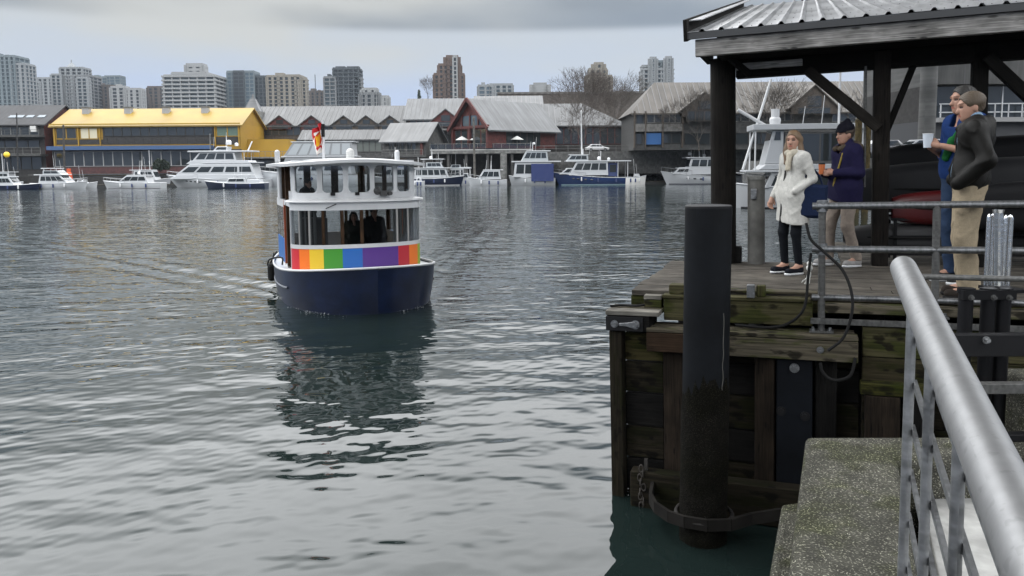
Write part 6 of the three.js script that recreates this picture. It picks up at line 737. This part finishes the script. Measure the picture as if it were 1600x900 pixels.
    if (c.type === 'trousers') { const l = [cap([-0.07, 0.97, -0.005], [0.07, 0.97, -0.005], 0.128)]; for (const s of [0, 1]) l.push(cap(J.hip[s], J.kn[s], 0.1 * (c.w ?? 1), 0.074 * (c.w ?? 1)), cap(J.kn[s], [J.an[s][0], J.an[s][1] + 0.0, J.an[s][2]], 0.072 * (c.w ?? 1), (c.cuff ?? 0.06))); g = shell(union(l, 0.03), 0.012 * q, (d, x, y, z) => Math.max(d + fold(x, y, z, c.fold ?? 0.008, 4) * (y < 0.75 ? 1.3 : 0.6), y - 1.06, 0.075 - y)); }
    if (c.type === 'shoes') { const b = new B(), sb = new B(); for (const s of [0, 1]) { const a = J.an[s], e = J.toe[s]; b.add(shell(union([cap([a[0], 0.055, a[2] - 0.01], [e[0], 0.042, e[2] - 0.01], 0.044, 0.04), cap([a[0], 0.06, a[2]], [a[0], c.high ?? 0.08, a[2]], 0.045)], 0.03), 0.008 * q, (d, x, y) => Math.max(d, 0.02 - y))); sb.add(shell(cap([a[0], 0.02, a[2] - 0.012], [e[0], 0.02, e[2] - 0.008], 0.049, 0.045), 0.008 * q, (d, x, y) => Math.max(d, y - 0.028, -y))); } b.mesh('shoes', c.mat, t); sb.mesh('soles', c.sole ?? M.white, t); continue; }
    if (c.type === 'hair') { const l = [ell([0, 0.03, -0.02], [0.084, 0.1, 0.102])]; if (c.long) for (const s of [-1, 1]) l.push(cap([s * 0.062, 0.02, -0.03], [s * 0.078, -0.12, 0.0], 0.036, 0.04), cap([s * 0.078, -0.12, 0.0], [s * 0.075, -0.26, 0.05], 0.038, 0.02), cap([s * 0.04, -0.05, -0.07], [s * 0.05, -0.22, -0.09], 0.05, 0.05)); g = shell(union(l, 0.03), 0.007 * q, (d, x, y, z) => { const st = 0.002 * Math.sin(Math.atan2(x, z + 0.02) * 46 + y * 20) + 0.003 * Math.sin(y * 60 + x * 40); const face = Math.hypot(x / 1.0, (y + 0.035) * 0.72, (z - 0.1) * 0.8) - (c.face ?? 0.075); d = Math.max(d + st, -face); if (!c.long) { d = Math.max(d, -0.045 - y - Math.max(0, -z - 0.02) * 0.5, -(Math.hypot(Math.abs(x) - 0.08, y + 0.02, z + 0.005) - 0.026)); } return d; }); g.applyMatrix4(hm); }
    if (c.type === 'beanie') { g = shell(union([ell([0, 0.062, -0.015], [0.088, 0.092, 0.105]), ell([0, 0.155, -0.045], [0.032, 0.03, 0.032]), cap([-0.05, 0.03, 0.06], [0.05, 0.03, 0.06], 0.026)], 0.03), 0.007 * q, (d, x, y, z) => Math.max(d + 0.002 * Math.sin(Math.atan2(x, z) * 40), 0.022 - y - (z < 0 ? 0.05 : 0))); g.applyMatrix4(hm); }
    if (c.type === 'prims') g = shell(union(c.list(J), c.k ?? 0.02), c.cell ?? 0.009 * q, c.mod);
    const m = new B().add(g).mesh(c.name, c.mat, t); if (c.label) m.userData.label = c.label;
  }
  return t;
}
const cloth = (c, r = 0.9, o = {}) => phys(c, r, { specularIntensity: 0.35, map: TX.cloth, bumpMap: TX.fine, bumpScale: 0.0005, ...o });
{
  const up = o => dockQ.clone().multiply(new THREE.Quaternion().setFromAxisAngle(V(0, 1, 0), o)), tilt = a => new THREE.Quaternion().setFromAxisAngle(V(0, 1, 0), a);
  // woman in the white coat
  person({ label: 'person in a long white coat with blond hair, hand in pocket at dock edge', pos: DK(1.448, 0, 1.43), quat: tilt(-1.2), h: 1.54, headYaw: 0.5, headPitch: 0.05,
    J: { el: [[0.24, 1.14, -0.07], [-0.25, 1.15, -0.04]], wr: [[0.17, 1.0, 0.13], [-0.24, 0.93, 0.1]], toe: [[0.1, 0.035, 0.14], [-0.13, 0.035, 0.16]], an: [[0.085, 0.09, -0.04], [-0.11, 0.09, 0.0]], kn: [[0.085, 0.5, 0.02], [-0.1, 0.5, 0.05]] }, hands: [null, { at: [-0.24, 0.92, 0.11], dir: [0, -0.9, 0.3], nrm: [0.9, 0, 0.2], curl: 0.45 }],
    clothes: [{ type: 'jacket', name: 'coat', mat: cloth([0.58, 0.57, 0.53]), hem: 0.62, g: -0.006, collar: 0.03, fold: 0.011, seed: 1 }, { type: 'prims', name: 'scarf', mat: cloth([0.55, 0.5, 0.4]), list: () => [cap([-0.05, 1.45, 0.05], [0.05, 1.45, 0.05], 0.05), cap([-0.06, 1.44, -0.03], [0.06, 1.44, -0.03], 0.05), cap([0.03, 1.42, 0.1], [0.05, 1.26, 0.135], 0.035, 0.03)], mod: (d, x, y, z) => d + fold(x, y, z, 0.008, 3) }, { type: 'prims', name: 'coat_lining', mat: cloth([0.04, 0.04, 0.04]), list: () => [cap([-0.03, 1.24, 0.1], [-0.05, 0.95, 0.118], 0.011, 0.013), cap([-0.05, 0.95, 0.118], [-0.06, 0.64, 0.126], 0.013, 0.018)] },
      { type: 'trousers', name: 'leggings', mat: cloth([0.006, 0.008, 0.011]), w: 0.78, cuff: 0.042, fold: 0.003 }, { type: 'shoes', name: 'shoes', mat: cloth([0.008, 0.009, 0.014]) }, { type: 'hair', name: 'hair', mat: std([0.13, 0.08, 0.042], 0.6), long: 1, face: 0.078 }] });
  { const g = dockThing('tote_bag', 'navy blue tote bag hanging at the white coat person side', 'bag', 1.66, 0.62, 1.33, 0.1); new B().prism([[-0.17, 0], [0.13, -0.02], [0.15, 0.33], [-0.1, 0.36]], 0.11, [0, 0, 0], null, 0.03).mesh('bag', cloth([0.012, 0.022, 0.06]), g); new B().tube([[-0.08, 0.34, 0], [-0.06, 0.45, -0.02], [0.0, 0.5, -0.05], [0.06, 0.44, -0.03], [0.1, 0.32, 0]], 0.012, 30).mesh('strap', cloth([0.012, 0.02, 0.05]), g); }
  // woman in the navy jacket and woollen hat
  person({ label: 'person in a navy jacket with yellow trim and dark bobble hat, holding a drink', pos: DK(1.985, 0, 2.2), quat: tilt(-1.42), h: 1.62, headPitch: 0.12,
    J: { el: [[0.235, 1.13, -0.03], [-0.235, 1.13, -0.03]], wr: [[0.13, 1.13, 0.19], [-0.12, 1.13, 0.2]], an: [[0.11, 0.09, -0.12], [-0.1, 0.09, 0.12]], toe: [[0.13, 0.035, 0.04], [-0.11, 0.035, 0.28]], kn: [[0.11, 0.5, 0.02], [-0.1, 0.5, 0.12]] }, hands: [{ at: [0.12, 1.13, 0.2], dir: [-0.5, 0.05, 0.85], nrm: [-0.85, 0, -0.3], curl: 0.6 }, { at: [-0.11, 1.13, 0.21], dir: [0.4, 0.1, 0.9], nrm: [0.9, 0, -0.3], curl: 0.6, side: -1 }],
    clothes: [{ type: 'jacket', name: 'jacket', mat: cloth([0.013, 0.011, 0.045]), hem: 0.8, g: 0.012, collar: 0.02, fold: 0.008, seed: 5 }, { type: 'prims', name: 'hood', mat: cloth([0.09, 0.07, 0.05]), list: () => [ell([0, 1.42, -0.11], [0.13, 0.1, 0.08]), cap([0.1, 1.46, -0.04], [0.06, 1.42, 0.1], 0.035), cap([-0.1, 1.46, -0.04], [-0.06, 1.42, 0.1], 0.035)], mod: (d, x, y, z) => d + fold(x, y, z, 0.012, 8) }, { type: 'prims', name: 'yellow_trim', mat: cloth([0.35, 0.26, 0.06]), list: () => [cap([0.13, 1.45, -0.02], [0.1, 1.36, 0.105], 0.011), cap([0.1, 1.36, 0.105], [0.03, 1.05, 0.148], 0.011), cap([0.03, 1.05, 0.148], [0.02, 0.98, 0.152], 0.018)], k: 0.005, cell: 0.006 },
      { type: 'trousers', name: 'trousers', mat: cloth([0.3, 0.25, 0.21]), w: 0.95, cuff: 0.058 }, { type: 'shoes', name: 'shoes', mat: cloth([0.34, 0.33, 0.32]), high: 0.11 }, { type: 'hair', name: 'hair', mat: std([0.05, 0.035, 0.025], 0.7), long: 0, face: 0.085 }, { type: 'beanie', name: 'bobble_hat', mat: cloth([0.008, 0.008, 0.014]) }] });
  { const p = DK(1.985, 0, 2.2).add(V(0, 1.12, 0)).add(V(Math.sin(-1.42), 0, Math.cos(-1.42)).multiplyScalar(0.29)); const c = thing('drink_cup', 'orange and black drink cup held by the navy jacket person', 'cup', [p.x, p.y - 0.06, p.z]); new B().cyl(0.036, 0.027, 0.11, [0, 0.05, 0], null, 20).mesh('cup', std([0.5, 0.14, 0.04], 0.6), c); new B().cyl(0.034, 0.038, 0.018, [0, 0.113, 0], null, 20).mesh('lid', M.black, c); }
  // man in the dark jacket, seen from behind
  person({ label: 'person in a dark hooded jacket and khaki trousers leaning back with hand in pocket', pos: DK(2.86, 0, 0.1), quat: tilt(-2.0), h: 1.74, headYaw: 0.25, headPitch: 0.18, skin: skinTone,
    J: { el: [[0.27, 1.15, -0.09], [-0.27, 1.15, -0.06]], wr: [[0.22, 0.97, 0.1], [-0.2, 0.99, 0.1]] },
    clothes: [{ type: 'jacket', name: 'shirt', mat: cloth([0.22, 0.33, 0.45]), hem: 0.86, g: 0.002, collar: 0.02, fold: 0.004, seed: 9, sleeves: 0 }, { type: 'jacket', name: 'hooded_jacket', mat: phys([0.006, 0.0055, 0.0045], 0.6, { specularIntensity: 0.35, map: TX.cloth, bumpMap: TX.fine, bumpScale: 0.002 }), hem: 0.88, g: 0.012, hood: 1, fold: 0.016, seed: 11, open: 0.06 }, { type: 'trousers', name: 'trousers', mat: cloth([0.33, 0.27, 0.185]), w: 1.12, cuff: 0.075, fold: 0.012 }, { type: 'shoes', name: 'shoes', mat: cloth([0.03, 0.024, 0.02]), sole: M.rubber }, { type: 'hair', name: 'hair', mat: std([0.055, 0.038, 0.022], 0.65), face: 0.08 }] });
  // man in blue behind him
  const m2 = DK(2.945, 0, 1.0); person({ label: 'person in a blue shirt and jeans with green lanyard, holding a white cup', pos: m2, quat: tilt(-1.5), h: 1.87, headPitch: 0.1,
    J: { el: [[0.24, 1.12, 0.0], [-0.24, 1.12, 0.0]], wr: [[0.07, 1.2, 0.24], [-0.09, 1.19, 0.23]] }, hands: [{ at: [0.06, 1.2, 0.25], dir: [-0.75, 0.25, 0.6], nrm: [-0.6, 0, -0.75], curl: 0.7 }, { at: [-0.08, 1.19, 0.24], dir: [0.7, 0.3, 0.6], nrm: [0.6, 0, -0.75], curl: 0.7, side: -1 }],
    clothes: [{ type: 'jacket', name: 'shirt', mat: cloth([0.008, 0.032, 0.13]), hem: 0.86, g: 0.008, collar: 0.01, fold: 0.007, seed: 15, sleeves: 0 }, { type: 'prims', name: 'lanyard', mat: cloth([0.015, 0.13, 0.035]), list: () => [cap([0.08, 1.47, 0.02], [0.05, 1.25, 0.135], 0.012), cap([0.05, 1.25, 0.135], [0.0, 1.1, 0.145], 0.03, 0.035)], k: 0.01 }, { type: 'trousers', name: 'jeans', mat: cloth([0.025, 0.045, 0.09]), w: 1.0, cuff: 0.066 }, { type: 'shoes', name: 'shoes', mat: cloth([0.04, 0.04, 0.04]) }, { type: 'hair', name: 'hair', mat: std([0.008, 0.007, 0.006], 0.6), face: 0.082 }] });
  { const f = V(Math.sin(-1.5), 0, Math.cos(-1.5)), p = m2.clone().addScaledVector(f, 0.345); const c = thing('plastic_cup', 'frosted white plastic cup in the blue shirt person hands', 'cup', [p.x, p.y + 1.3, p.z]); new B().cyl(0.047, 0.034, 0.13, [0, 0.055, 0], null, 22).mesh('cup', phys([0.55, 0.6, 0.66], 0.4), c); new B().add(new THREE.TorusGeometry(0.047, 0.003, 5, 22), [0, 0.12, 0], [Math.PI / 2, 0, 0]).mesh('rim', M.white, c); }
  // people aboard the ferry
  const fp = (x, y, z) => V(x, y, z).applyAxisAngle(V(0, 1, 0), FERRY.yaw - Math.PI / 2).add(V(FERRY.x, 0, FERRY.z)), dk = cloth([0.012, 0.012, 0.014]);
  const rider = (label, p, turn, h, mat, o2 = {}) => person({ label, pos: p, quat: tilt(turn), h, coarse: 1, hands: [], J: { wr: [[0.2, 1.02, 0.14], [-0.2, 1.02, 0.14]] }, clothes: [{ type: 'jacket', name: 'coat', mat, hem: 0.7, g: 0.02, collar: 0.03 }, { type: 'trousers', name: 'trousers', mat: dk }, { type: 'hair', name: 'hair', mat: std([0.012, 0.01, 0.009], 0.7), ...o2 }] });
  rider('person in dark clothes steering in wheelhouse of the ferry', fp(0.15, 1.3, 1.05), 1.2, 1.66, dk);
  rider('person in a black coat standing behind purple panel of the ferry', fp(0.95, 0.42, -0.42), 0.5, 1.84, dk);
  rider('person in a dark green coat standing behind blue panel of the ferry', fp(0.95, 0.42, 0.08), 0.3, 1.74, cloth([0.014, 0.017, 0.015]), { long: 1 });
  { const g = thing('helm_platform', 'dark raised helm platform inside the ferry', 'platform', fp(0.1, 0.42, 1.0)); g.rotation.y = FERRY.yaw - Math.PI / 2; spanMesh('step', std([0.04, 0.04, 0.04], 0.8), g, [-0.5, 0.35, 0, 0.88, -0.35, 0.35]); spanMesh('console', std([0.05, 0.045, 0.04], 0.7), g, [0.4, 0.8, 0, 1.6, -0.3, 0.3]); }
}
renderer.render(scene, camera);
